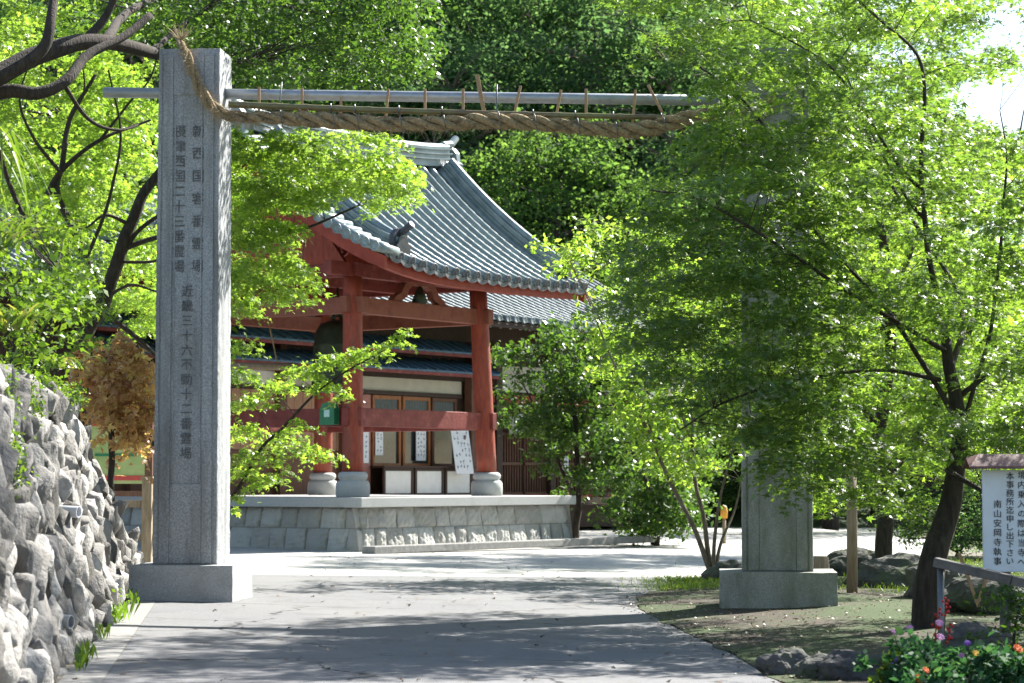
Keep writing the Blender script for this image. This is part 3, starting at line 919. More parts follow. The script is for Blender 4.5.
sticks = [(259, 87, 115, 0), (302, 88, 116, 0), (341, 97, 118, 0), (387, 89, 118, 3), (425, 89, 117, 0), (463, 89, 118, 0), (481, 75, 117, -8), (517, 86, 117, 7), (558, 90, 122, 6), (586, 89, 122, 0), (634, 90, 123, 3), (655, 85, 112, -14)]
ordn = ['first', 'second', 'third', 'fourth', 'fifth', 'sixth', 'tall leaning', 'eighth', 'ninth', 'tenth', 'eleventh', 'twelfth']
for i, (px, y0, y1, lean) in enumerate(sticks):
    s_ = MB()
    a_, b_ = PG(px - lean / 2 * -1 if False else px + lean / 2, y0, -0.10), PG(px - lean / 2, y1, -0.36)
    wd = 0.052 if i == 6 else 0.034
    s_.span(a_, b_, wd, 0.014, up=(0, -1, 0.1))
    lab = 'tallest split bamboo stick, leaning and rising well above the pipe' if i == 6 else 'split bamboo stick over the pipe and rope, %s from the inscribed pillar' % ('seventh' if i == 6 else ordn[i])
    tag(s_.build('bamboo_stick', M['stick'], bevel=0.003), lab, 'stick', 'bamboo sticks along the straw rope')

# ------------------------------------------------------------------ bell tower
TA = R(55)
U = Vector((math.cos(TA), math.sin(TA), 0)); V = Vector((-math.sin(TA), math.cos(TA), 0))
UP = Vector((0, 0, 1))
A0 = Vector((-3.46, 50.0, 0))
LC = 5.0
def T(s, v, z): return A0 + U * s + V * v + UP * z
TM = Matrix((U, V, UP)).transposed()
tower = empty('bell_tower', T(2.5, 2.5, 0), 'red wooden bell tower with a grey tiled gable roof on a stone platform', 'bell tower')
plat = empty('stone_platform', T(2.5, 2.5, 0.0), 'square platform of rough grey stone blocks carrying the red bell tower', 'platform')
ZT = 1.13
s0, s1, v0, v1 = -1.2, 7.0, -1.2, 6.3
mb = MB()
mb.box(T((s0 + s1) / 2, (v0 + v1) / 2, ZT - 0.105), (s1 - s0, v1 - v0, 0.21), TM)
mb.build('slab', M['slab'], plat, bevel=0.015)
mb = MB()
mb.box(T((s0 + s1) / 2, (v0 + v1) / 2, 0.45), (s1 - s0 - 0.55, v1 - v0 - 0.55, 0.93), TM)
mb.build('core', M['rock'], plat)
def platform_face(p0, p1, nrm, seed):
    L = (p1 - p0).length; d = (p1 - p0) / L
    res = 0.022
    us = np.arange(0, L, res); us[-1] = L
    vs = np.linspace(0, 0.925, 44)
    Uu, Zz = np.meshgrid(us, vs)
    rows = (Zz > 0.475).astype(int)
    rng = np.random.default_rng(seed)
    lvv = np.zeros(Uu.shape); dep = np.zeros(Uu.shape)
    for row in (0, 1):
        cuts = [0.0]
        while cuts[-1] < L: cuts.append(cuts[-1] + rng.uniform(0.42, 0.72) * (1.0 if row else 0.92))
        cuts[-1] = L
        if L - cuts[-2] < 0.25: cuts.pop(-2)
        cuts = np.array(cuts)
        k = np.clip(np.searchsorted(cuts, Uu + 0.03 * np.sin(Zz * 9 + row * 3), side='right') - 1, 0, len(cuts) - 2)
        a, b = cuts[k], cuts[k + 1]
        zl, zh = (0.0, 0.475) if row == 0 else (0.475, 0.925)
        e = np.minimum(np.minimum(Uu - a, b - Uu), np.minimum(Zz - zl, zh - Zz) + (0.05 if row == 0 else 0) * (Zz < 0.1))
        e = np.clip(e, 0, 1)
        rr = np.random.default_rng(seed + 7 + row).uniform(0, 1, (len(cuts), 4))
        bulge = 0.058 * (np.clip(e / 0.13, 0, 1)) ** 0.5
        tl = (rr[k, 1] - 0.5) * 0.16 * (Uu - (a + b) / 2) / 0.5 + (rr[k, 2] - 0.4) * 0.14 * (Zz - (zl + zh) / 2) / 0.45
        dd = bulge + tl * np.clip(e / 0.05, 0, 1) + (0.024 * fbm(Uu, Zz, seed + row, 12) + 0.012 * fbm(Uu, Zz, seed + 3 + row, 38)) * np.clip(e / 0.05, 0, 1)
        m_ = rows == row
        dep = np.where(m_, dd, dep)
        lvv = np.where(m_, np.where(e < 0.014, 0.06, 0.3 + 0.65 * rr[k, 3]), lvv)
    out = dep - 0.17 + 0.17 * (1 - Zz / 0.925)
    # close the corner: the ends run back to the neighbouring face
    X = p0.x + d.x * Uu + nrm.x * out; Y = p0.y + d.y * Uu + nrm.y * out
    grid_obj('stone_face', np.stack([X, Y, Zz], 2), M['platform_stone'], plat, lvv)
i_ = 0.10
platform_face(T(s0 + .02, v0 + i_, 0), T(s1 - .02, v0 + i_, 0), -V, 31)
platform_face(T(s0 + i_, v1 - .02, 0), T(s0 + i_, v0 + .02, 0), -U, 47)
platform_face(T(s1 - i_, v0 + .02, 0), T(s1 - i_, v1 - .02, 0), U, 51)
kb = MB()
kb.box(T(3.6, v0 - 0.75, 0.06), (11.0, 0.35, 0.16), TM)
tag(kb.build('kerb', M['concrete'], bevel=0.02), kind='structure')

ZCT = 5.95
def splay(s, v, z):
    k = 0.20 * (z - 1.7) / (ZCT - 1.7)
    ds = k * (1 if s < 2.5 else -1) * 0.75; dv = k * (1 if v < 2.5 else -1) * 0.75
    return T(s + ds, v + dv, z)
for (s, v) in ((0, 0), (LC, 0), (0, LC), (LC, LC)):
    c_ = MB()
    pts = [splay(s, v, z) for z in np.linspace(1.68, ZCT, 12)]
    rad = [0.235 - 0.025 * i / 11 for i in range(12)]
    c_.tube(pts, rad, 20)
    co = c_.build('column', M['red_wood'], tower, smooth=True)
    b_ = MB()
    b_.lathe(T(s, v, ZT - .01), [(0.345, 0), (0.37, 0.03), (0.375, 0.2), (0.365, 0.31), (0.33, 0.36), (0.29, 0.37), (0.285, 0.38), (0.325, 0.43), (0.33, 0.49), (0.30, 0.54), (0.25, 0.56)], 28)
    b_.build('column_base', M['slab'], tower, smooth=True)
def beams(z, h, wd, ext, m, name):
    for (a, b) in (((0, 0), (LC, 0)), ((0, LC), (LC, LC)), ((0, 0), (0, LC)), ((LC, 0), (LC, LC))):
        p, q = splay(a[0], a[1], z), splay(b[0], b[1], z)
        d = (q - p).normalized()
        mb = MB()
        dz = UP * (0.004 if a[0] != b[0] else 0)
        mb.span(p - d * ext + dz, q + d * ext + dz, wd, h)
        mb.build(name, m, tower, bevel=0.015)
beams(2.87, 0.40, 0.16, 0.30, M['red_beam'], 'lower_beam')
beams(5.33, 0.36, 0.20, 0.34, M['pale_beam'], 'upper_beam')
# frog-leg struts and purlins
for v in (0.15, LC - 0.15):
    for s in ((2.5,)):
        k_ = MB()
        prof = [(-1.0, 0), (-0.72, 0.0), (-0.5, 0.12), (-0.42, 0.30), (-0.25, 0.40), (0.25, 0.40), (0.42, 0.30), (0.5, 0.12), (0.72, 0), (1.0, 0), (0.92, 0.10), (0.70, 0.2), (0.55, 0.42), (0.3, 0.52), (-0.3, 0.52), (-0.55, 0.42), (-0.70, 0.2), (-0.92, 0.10)]
        n = len(prof)
        vs = [T(s + x, v - 0.09, 5.513 + z) for x, z in prof] + [T(s + x, v + 0.09, 5.513 + z) for x, z in prof]
        fs = [(i, (i + 1) % n, n + (i + 1) % n, n + i) for i in range(n)]
        half = n // 2
        k_.add(vs, fs + [tuple(range(n))[::-1], tuple(range(n, 2 * n))])
        k_.build('frog_leg_strut', M['pale_beam'], tower)
        c_ = MB(); c_.tube([T(s, v - 0.06, 5.515), T(s, v - 0.06, 5.90)], [0.2, 0.05], 10)
        c_.build('carving', M['bronze'], tower, smooth=True)
for v in (0.12, LC - 0.12):
    mb = MB(); mb.span(T(-0.75, v, ZCT + 0.15), T(LC + 1.3, v, ZCT + 0.15), 0.22, 0.30)
    mb.build('purlin', M['red_beam'], tower, bevel=0.01)
for s in (0.12, LC - 0.12):
    mb = MB(); mb.span(T(s, -0.1, ZCT + 0.155), T(s, LC + 0.1, ZCT + 0.155), 0.20, 0.30)
    mb.build('tie_beam', M['red_beam'], tower, bevel=0.01)
    # gable infill
    g_ = MB()
    pr = [(0.3, ZCT + 0.31), (LC - 0.3, ZCT + 0.31), (2.6, 8.95), (2.4, 8.95)]
    g_.add([T(s - .05, a, z) for a, z in pr] + [T(s + .05, a, z) for a, z in pr], [(0, 1, 2, 3), (7, 6, 5, 4), (0, 4, 5, 1), (1, 5, 6, 2), (2, 6, 7, 3), (3, 7, 4, 0)])
    g_.build('gable_wall', M['red_wood'], tower)

# roof: two concave slopes, tile rows, verge tiles, ridges
RS0, RS1 = -1.0, 6.75
DR, ZR, HR = 4.15, 9.25, 3.24
def rz_(t): return ZR - HR * (1.36 * t - 0.36 * t * t)
def roofp(s, t, side, off=0.0):
    """a point on the roof: s along the ridge, t 0 at the ridge to 1 at the eave, off above the surface"""
    k = abs(2 * (s - RS0) / (RS1 - RS0) - 1)
    z = rz_(t) + (0.30 if s < (RS0 + RS1) / 2 else 0.06) * k ** 3 * t ** 2
    dz = -HR * (1.36 - 0.72 * t) / DR
    nl = math.sqrt(1 + dz * dz)
    v = 2.5 + side * (t * DR + off * (-dz) / nl)
    return T(s, v, z + off / nl)
for side in (-1, 1):
    nm = MB()
    # underside boards and the pan tiles (stepped sheet)
    ns, ntt = 12, 16
    vs = [roofp(RS0 + (RS1 - RS0) * i / ns, j / ntt, side, -0.10) for j in range(ntt + 1) for i in range(ns + 1)]
    fs = [(j * (ns + 1) + i, j * (ns + 1) + i + 1, (j + 1) * (ns + 1) + i + 1, (j + 1) * (ns + 1) + i) for j in range(ntt) for i in range(ns)]
    nm.add(vs, fs)
    nm.build('soffit', M['red_beam'], tower)
    NROW = 20
    sp = (RS1 - RS0 - 0.2) / (NROW - 1)
    NT = 18
    pm_, cm = MB(), MB()
    for k in range(NROW):
        s = RS0 + 0.1 + k * sp
        rows_p, rad = [], []
        for j in range(NT):
            t0, t1 = 0.02 + 0.98 * j / NT, 0.02 + 0.98 * (j + 1) / NT
            for t, r_ in ((t0, 0.088), (t1 - 0.0015, 0.098)):
                rows_p.append(roofp(s, t, side, 0.035)); rad.append(r_)
        cm.tube(rows_p, rad, 10)
        if k < NROW - 1:
            for j in range(NT):
                t0, t1 = 0.98 * j / NT, 0.02 + 0.98 * (j + 1) / NT
                ring = []
                for t, o_ in ((t0, -0.03), (t1, 0.02)):
                    for q in range(5):
                        f = q / 4
                        ring.append(roofp(s + sp * f, t, side, o_ - 0.045 * math.sin(math.pi * f) + 0.02))
                pm_.add(ring, [(q, q + 1, 5 + q + 1, 5 + q) for q in range(4)])
                pm_.add([roofp(s + sp * (q / 4), t1, side, -0.02 - 0.045 * math.sin(math.pi * q / 4)) for q in range(5)] + ring[5:], [(q, q + 1, 6 + q, 5 + q) for q in range(4)])
    pm_.build('pan_tile_slope', M['tile'], tower, smooth=False)
    cm.build('cover_tile_slope', M['tile'], tower, smooth=True)
    # round end tiles along the eave
    em = MB()
    for k in range(NROW):
        s = RS0 + 0.1 + k * sp
        c_ = roofp(s, 1.0, side, 0.03)
        ax = (roofp(s, 1.0, side) - roofp(s, 0.97, side)).normalized()
        ax = (ax * 0.8 + V * side * 0.6).normalized()
        x_ = U; y_ = ax.cross(x_).normalized()
        Mx = Matrix((x_, y_, ax)).transposed()
        em.lathe(c_ + ax * -0.02, [(0.10, 0), (0.115, 0.005), (0.115, 0.055), (0.09, 0.058), (0.086, 0.042), (0.045, 0.04), (0.04, 0.052), (0.01, 0.056)], 16, Mx)
        if k < NROW - 1:
            pr = [roofp(s + sp * q / 4, 1.012, side, -0.045 * math.sin(math.pi * q / 4)) for q in range(5)]
            lo = [p - UP * (0.07 + 0.02 * math.sin(math.pi * q / 4)) for q, p in enumerate(pr)]
            em.add(pr + lo, [(q, q + 1, 6 + q, 5 + q) for q in range(4)])
    em.build('eave_tile_row', M['tile_end'], tower, smooth=True)
    # red eave board and rafters
    fb = MB()
    n = 24
    ring = []
    for i in range(n + 1):
        s = RS0 + 0.05 + (RS1 - RS0 - 0.1) * i / n
        top = roofp(s, 0.985, side, -0.07)
        ring.append([top, top - UP * 0.24, top - UP * 0.24 - V * side * 0.14, top - V * side * 0.14])
    for i in range(n):
        a, b = ring[i], ring[i + 1]
        fb.add(a + b, [(0, 1, 5, 4), (1, 2, 6, 5), (2, 3, 7, 6), (3, 0, 4, 7)])
    fb.add(ring[0], [(0, 1, 2, 3)]); fb.add(ring[-1], [(3, 2, 1, 0)])
    fb.build('eave_board', M['fascia'], tower)
    for i in range(30):
        s = RS0 + 0.2 + (RS1 - RS0 - 0.4) * i / 29
        rf = MB()
        rf.span(roofp(s, 0.50, side, -0.19), roofp(s, 0.955, side, -0.205), 0.085, 0.11)
        rf.build('rafter', M['red_beam'], tower)
    # barge boards and verge tiles at both gables
    for s, sg in ((RS0, -1), (RS1, 1)):
        bg = MB()
        n = 18
        ring = []
        for i in range(n + 1):
            t = 0.02 + 0.99 * i / n
            p = roofp(s + sg * 0.02, t, side, -0.08)
            hgt = 0.34 - 0.06 * t
            ring.append([p, p - UP * hgt, p - UP * hgt - U * sg * 0.09, p - U * sg * 0.09])
        for i in range(n):
            a, b = ring[i], ring[i + 1]
            bg.add(a + b, [(0, 1, 5, 4), (1, 2, 6, 5), (2, 3, 7, 6), (3, 0, 4, 7)])
        bg.add(ring[0], [(0, 1, 2, 3)]); bg.add(ring[-1], [(3, 2, 1, 0)])
        bg.build('barge_board', M['fascia'], tower)
        vg = MB()
        nv = 16
        for i in range(nv):
            t = 0.06 + 0.93 * i / (nv - 1)
            p = roofp(s + sg * (0.30 if sg < 0 else 0.12), t, side, 0.02 if sg < 0 else -0.12)
            q = roofp(s - sg * 0.40, t, side, 0.10 if sg < 0 else -0.06)
            vg.tube([q, p], [0.10, 0.115], 12)
            d_ = (p - q).normalized()
            Mx = Matrix((V, d_.cross(V), d_)).transposed()
            vg.lathe(p, [(0.118, 0), (0.118, 0.02), (0.09, 0.024), (0.085, 0.01), (0.04, 0.01), (0.02, 0.02)], 14, Mx)
        vg.build('verge_tile_row', M['tile'], tower, smooth=True)
        # descending ridge with its end tile
        dg_ = MB()
        sr = s - sg * (0.85 if sg < 0 else 0.34)
        n = 22
        for (wd, z0_, z1_) in ((0.34, 0.0, 0.12), (0.40, 0.123, 0.155), (0.28, 0.158, 0.25), (0.36, 0.253, 0.285)):
            ring = []
            for i in range(n + 1):
                t = 0.03 + 0.88 * i / n
                lift = 0.06 * max(0, (t - 0.7) / 0.2) ** 2
                lo, hi = roofp(sr, t, side, 0.06 + z0_), roofp(sr, t, side, 0.06 + z1_ + lift)
                ring.append([lo - U * wd / 2, lo + U * wd / 2, hi + U * wd / 2, hi - U * wd / 2])
            for i in range(n):
                a, b = ring[i], ring[i + 1]
                dg_.add(a + b, [(0, 1, 5, 4), (1, 2, 6, 5), (2, 3, 7, 6), (3, 0, 4, 7)])
            dg_.add(ring[0], [(0, 1, 2, 3)]); dg_.add(ring[-1], [(3, 2, 1, 0)])
        dg_.tube([roofp(sr, 0.03 + 0.88 * i / n, side, 0.38) for i in range(n + 1)], 0.095, 10)
        ro = dg_.build('descending_ridge', M['tile'], tower)
        og = MB()
        e = roofp(sr, 0.915, side, 0.0)
        prof = [(-0.36, -0.08), (0.36, -0.08), (0.33, 0.12), (0.38, 0.22), (0.27, 0.26), (0.24, 0.44), (0.12, 0.56), (0, 0.60), (-0.12, 0.56), (-0.24, 0.44), (-0.27, 0.26), (-0.38, 0.22), (-0.33, 0.12)]
        n_ = len(prof)
        for (o0, o1, k_) in ((0.0, 0.12, 1.0), (0.123, 0.19, 0.62)):
            vs = [e + U * x * k_ + UP * (z * k_ + (0.08 if k_ < 1 else 0)) + V * side * o0 for x, z in prof] + [e + U * x * k_ + UP * (z * k_ + (0.08 if k_ < 1 else 0)) + V * side * o1 for x, z in prof]
            og.add(vs, [(i, (i + 1) % n_, n_ + (i + 1) % n_, n_ + i) for i in range(n_)] + [tuple(range(n_)), tuple(range(n_, 2 * n_))[::-1]])
        og.tube([e + UP * 0.42 - V * side * 0.1, e + UP * 0.50 + V * side * 0.18, e + UP * 0.66 + V * side * 0.42], [0.09, 0.085, 0.075], 10)
        og.build('ridge_end_tile', M['tile_dark'], ro)
# main ridge
mr = MB()
def ridge_line(wd, z0_, z1_, ext):
    n = 16
    ring = []
    for i in range(n + 1):
        s = RS0 + 0.12 - ext + (RS1 - RS0 - 0.24 + 2 * ext) * i / n
        k = abs(2 * i / n - 1)
        lift = 0.16 * k ** 3
        ring.append([T(s, 2.5 - wd / 2, z0_ + lift), T(s, 2.5 + wd / 2, z0_ + lift), T(s, 2.5 + wd / 2, z1_ + lift), T(s, 2.5 - wd / 2, z1_ + lift)])
    for i in range(n):
        a, b = ring[i], ring[i + 1]
        mr.add(a + b, [(0, 1, 5, 4), (1, 2, 6, 5), (2, 3, 7, 6), (3, 0, 4, 7)])
    mr.add(ring[0], [(0, 1, 2, 3)]); mr.add(ring[-1], [(3, 2, 1, 0)])
zb = ZR - 0.05
ridge_line(0.52, zb - 0.08, zb + 0.08, -0.1)
ridge_line(0.64, zb + 0.083, zb + 0.115, -0.05)
ridge_line(0.40, zb + 0.118, zb + 0.22, 0)
ridge_line(0.54, zb + 0.223, zb + 0.255, 0.02)
ridge_line(0.34, zb + 0.258, zb + 0.34, 0.02)
ridge_line(0.46, zb + 0.343, zb + 0.375, 0.04)
mr.tube([T(RS0 - 0.0 + (RS1 - RS0) * i / 16, 2.5, zb + 0.42 + 0.16 * abs(2 * i / 16 - 1) ** 3) for i in range(17)], 0.11, 12)
ridge = mr.build('main_ridge', M['tile'], tower)
for s, sg in ((RS0 + 0.02, -1), (RS1 - 0.02, 1)):
    og = MB()
    e = T(s + sg * 0.06, 2.5, ZR - 0.02)
    prof = [(-0.40, -0.30), (0.40, -0.30), (0.34, 0.0), (0.40, 0.12), (0.30, 0.18), (0.27, 0.40), (0.14, 0.54), (0, 0.58), (-0.14, 0.54), (-0.27, 0.40), (-0.30, 0.18), (-0.40, 0.12), (-0.34, 0.0)]
    n_ = len(prof)
    vs = [e + V * x + UP * z for x, z in prof] + [e + V * x + UP * z + U * sg * 0.14 for x, z in prof]
    og.add(vs, [(i, (i + 1) % n_, n_ + (i + 1) % n_, n_ + i) for i in range(n_)] + [tuple(range(n_)), tuple(range(n_, 2 * n_))[::-1]])
    og.tube([e + UP * 0.60 - U * sg * 0.2, e + UP * 0.66 + U * sg * 0.15, e + UP * 0.84 + U * sg * 0.36], [0.09, 0.10, 0.09], 12)
    og.build('ridge_end_tile', M['tile'], ridge)

# the bell and its striker hang inside
bell = empty('temple_bell', T(2.5, 2.5, 3.5), 'large dark bronze temple bell hanging inside the red tower', 'bell')
c_ = MB()
c_.lathe(T(2.5, 2.5, 3.55), [(0.50, 0), (0.62, 0.0), (0.63, 0.10), (0.60, 0.14), (0.585, 0.5), (0.595, 0.52), (0.58, 0.56), (0.56, 1.05), (0.57, 1.08), (0.55, 1.12), (0.50, 1.42), (0.40, 1.58), (0.2, 1.66), (0.05, 1.68)], 36)
c_.build('bell_body', M['bronze'], bell, smooth=True)
c_ = MB()
c_.tube([T(2.5 + 0.16 * math.cos(a), 2.5, 5.22 + 0.18 * math.sin(a)) for a in np.linspace(0, math.pi, 9)], 0.05, 8)
c_.tube([T(2.5, 2.5, 5.36), T(2.5, 2.5, 6.0)], 0.03, 8)
c_.build('hanger', M['bronze'], bell, smooth=True)
mb = MB(); mb.span(T(0.1, 2.5, ZCT + 0.17), T(LC - 0.1, 2.5, ZCT + 0.17), 0.24, 0.27); mb.build('bell_beam', M['red_beam'], tower)
stk = empty('bell_striker', T(1.0, 4.1, 4.2), 'pale wooden log striker hung on ropes beside the bell', 'bell striker')
c_ = MB(); c_.tube([T(0.15, 4.6, 4.12), T(1.75, 3.05, 4.12)], 0.085, 12); c_.build('log', M['post'], stk, smooth=True)
for (s, v) in ((0.45, 4.31), (1.4, 3.39)):
    c_ = MB(); c_.tube([T(s, v, 4.2), T(s - 0.5, v + 0.1, ZCT + 0.1)], 0.018, 6); c_.build('rope', M['straw'], stk)
c_ = MB(); c_.tube([T(0.35, 4.4, 4.1), T(0.36, 4.4, 3.3), T(0.35, 4.42, 2.4)], 0.022, 6); c_.build('pull_rope', M['straw'], stk)
gb = empty('green_box', T(0.0, 0.75, 2.6), 'small green letter box with a rounded top hung on the tower beam', 'box')
c_ = MB()
cpt = T(-0.2, 0.50, 2.93)
prof = [(-0.19, -0.22), (0.19, -0.22), (0.19, 0.12), (0.13, 0.22), (0, 0.26), (-0.13, 0.22), (-0.19, 0.12)]
n_ = len(prof)
c_.add([cpt + V * x + UP * z - U * 0.09 for x, z in prof] + [cpt + V * x + UP * z + U * 0.09 for x, z in prof], [(i, (i + 1) % n_, n_ + (i + 1) % n_, n_ + i) for i in range(n_)] + [tuple(range(n_)), tuple(range(n_, 2 * n_))[::-1]])
c_.build('case', M['green_box'], gb, bevel=0.01)
c_ = MB(); c_.box(cpt - U * 0.094 + UP * 0.02, (0.012, 0.15, 0.16), TM); c_.build('label_plate', M['copper'], gb)

# ------------------------------------------------------------------ the hall behind
F0 = Vector((-3.22, 66.0, 0))
def H(k, n, z): return F0 + U * k - V * n + UP * z      # n: metres out in front of the facade
HM = Matrix((U, -V, UP)).transposed()
hall = empty('temple_hall', H(0, 0, 0), 'dark wooden temple hall with tiled roof and blue awnings behind the bell tower', 'temple hall')
def hb(name, k0, k1, n0, n1, z0, z1, m, parent=None, bevel=0.0):
    mb = MB(); mb.box(H((k0 + k1) / 2, (n0 + n1) / 2, (z0 + z1) / 2), (k1 - k0, abs(n1 - n0), z1 - z0), Matrix((U, -V, UP)).transposed())
    return mb.build(name, m, parent or hall, bevel=bevel)
hb('wall', -17, 16, -6, -0.02, 0, 6.2, M['dark_wood'])
hb('floor_edge', -17, 16, 0.0, 0.9, 0.72, 0.95, M['dark_wood'])
hb('plaster_frieze', -7.5, 2.9, 0.0, 0.06, 4.04, 4.42, M['plaster'])
hb('beam', -9, 3.3, 0.0, 0.12, 4.43, 4.56, M['dark_wood'])
hb('head_beam', -7.5, 2.9, 0.0, 0.10, 3.92, 4.035, M['dark_wood'])
# glazed front with frames
for k0, k1 in ((-1.35, -0.05), (0.05, 1.35), (1.45, 2.65)):
    fr = MB()
    for a, b, z0, z1 in ((k0, k0 + .09, 1.86, 3.9), (k1 - .09, k1, 1.86, 3.9), (k0 + .091, k1 - .091, 3.8, 3.9), (k0 + .091, k1 - .091, 3.12, 3.2), (k0 + .091, k1 - .091, 1.86, 1.98)):
        fr.box(H((a + b) / 2, 0.045, (z0 + z1) / 2), (b - a, 0.07, z1 - z0), HM)
    w_ = fr.build('window', M['orange_wood'] if k0 < 1.4 else M['brown_wood'], hall)
    g_ = MB(); g_.box(H((k0 + k1) / 2, 0.012, 2.88), (k1 - k0 - .1, 0.02, 2.0), HM); g_.build('pane', M['glass'], w_)
    cu = MB()
    nseg = 26
    vs = []
    for i in range(nseg + 1):
        k_ = k0 + 0.1 + (k1 - k0 - 0.2) * i / nseg
        o_ = 0.028 + 0.006 * math.sin(i * 2.1)
        vs += [H(k_, o_, 3.2), H(k_, o_, 3.79)]
    cu.add(vs, [(2 * i, 2 * i + 2, 2 * i + 3, 2 * i + 1) for i in range(nseg)])
    cu.build('lattice_screen', mat('screen', (0.10, 0.115, 0.11), 0.8, var=0.3, scale=25), w_)
for k0, k1 in ((-1.4, -0.1), (0.05, 1.35), (1.5, 2.75)):
    fr = MB()
    for a, b, z0, z1 in ((k0 - .04, k0 + .05, 1.02, 1.84), (k1 - .05, k1 + .04, 1.02, 1.84), (k0 + .051, k1 - .051, 1.76, 1.84), (k0 + .051, k1 - .051, 1.02, 1.12)):
        fr.box(H((a + b) / 2, 0.52, (z0 + z1) / 2), (b - a, 0.06, z1 - z0), HM)
    w_ = fr.build('counter_panel', M['dark_wood'], hall)
    g_ = MB(); g_.box(H((k0 + k1) / 2, 0.50, 1.44), (k1 - k0 - .1, 0.04, 0.63), HM); g_.build('panel_board', M['white_panel'], w_)
hb('counter_top', -1.5, 2.9, 0.1, 0.62, 1.845, 1.90, M['dark_wood'])
hb('pink_door', -2.5, -1.45, 0.0, 0.08, 1.0, 3.9, mat('pink_board', (0.36, 0.16, 0.13), 0.7, var=0.15, scale=5))
for k, m_, n_ in ((3.15, 'brown_wood', 0.2), (4.6, 'dark_wood', 0.1), (7.5, 'dark_wood', 0.1), (10.5, 'dark_wood', 0.1), (13.5, 'dark_wood', 0.1), (-2.7, 'brown_wood', 0.1), (-5.4, 'brown_wood', 0.1), (-8.2, 'brown_wood', 0.1), (-11, 'brown_wood', 0.1)):
    hb('post', k - .14, k + .14, n_ - 0.1, n_ + 0.16, 0.9, 5.6, M[m_])
hb('downpipe', 3.62, 3.72, 0.3, 0.4, 0.3, 4.9, M['red_wood'])
# lattice doors on the right
for k0 in (4.85, 6.2, 7.75, 9.1, 10.75, 12.1):
    fr = MB()
    for i in range(9):
        kk = k0 + 0.14 * i
        fr.box(H(kk, 0.05, 2.4), (0.045, 0.06, 2.6), HM)
    for z in (1.08, 2.0, 2.9, 3.72):
        fr.box(H(k0 + 0.56, 0.10, z), (1.2, 0.03, 0.09), HM)
    fr.build('lattice_door', M['brown_wood'], hall)
hb('threshold_beam', 3.3, 16, 0.0, 0.18, 0.96, 1.06, M['red_wood'])
hb('lintel_beam', 3.3, 16, 0.0, 0.18, 3.85, 4.1, M['red_wood'])
hb('upper_frieze', 3.3, 16, 0.0, 0.05, 4.2, 5.0, M['plaster'])
# awnings
def awning(k0, k1, n0, n1, z0, z1, m, name):
    mb = MB()
    nrib = int((k1 - k0) / 0.45)
    for i in range(nrib):
        a, b = k0 + (k1 - k0) * i / nrib, k0 + (k1 - k0) * (i + 1) / nrib - 0.025
        lo0, lo1, hi0, hi1 = H(a, n1, z0), H(b, n1, z0), H(a, n0, z1), H(b, n0, z1)
        mb.add([lo0, lo1, hi1, hi0] + [p - UP * 0.05 for p in (lo0, lo1, hi1, hi0)], [(0, 1, 2, 3), (7, 6, 5, 4), (4, 5, 1, 0), (5, 6, 2, 1), (6, 7, 3, 2), (7, 4, 0, 3)])
        mb.span(H(b + 0.012, n1, z0 + 0.012), H(b + 0.012, n0, z1 + 0.012), 0.03, 0.06)
    o = mb.build(name, m, hall)
    e = MB(); e.span(H(k0, n1 - 0.02, z0 - 0.10), H(k1, n1 - 0.02, z0 - 0.10), 0.06, 0.09); e.build('gutter', M['red_beam'], o)
    return o
awning(-13, 3.3, 0.05, 1.25, 4.62, 5.05, M['awning'], 'awning')
awning(-13, 3.6, 0.05, 0.95, 5.22, 5.6, M['awning'], 'awning')
awning(-13, -5.2, 0.05, 1.6, 5.75, 6.2, M['copper'], 'awning')
hb('red_fascia', -13, -5.2, 0.0, 0.8, 6.25, 6.75, M['red_wood'])
# plank wall on the left
for k0 in np.arange(-13, -2.8, 0.36):
    mb = MB(); mb.box(H(k0 + 0.17, 0.03, 3.1), (0.34, 0.05, 1.6), HM)
    mb.build('plank', M['plank'], hall)
hb('plank_skirt', -13, -2.8, 0.0, 0.08, 0.96, 2.28, M['brown_wood'])
hb('plaster_strip', -13, -5.6, 0.0, 0.07, 3.93, 4.40, M['white_panel'])
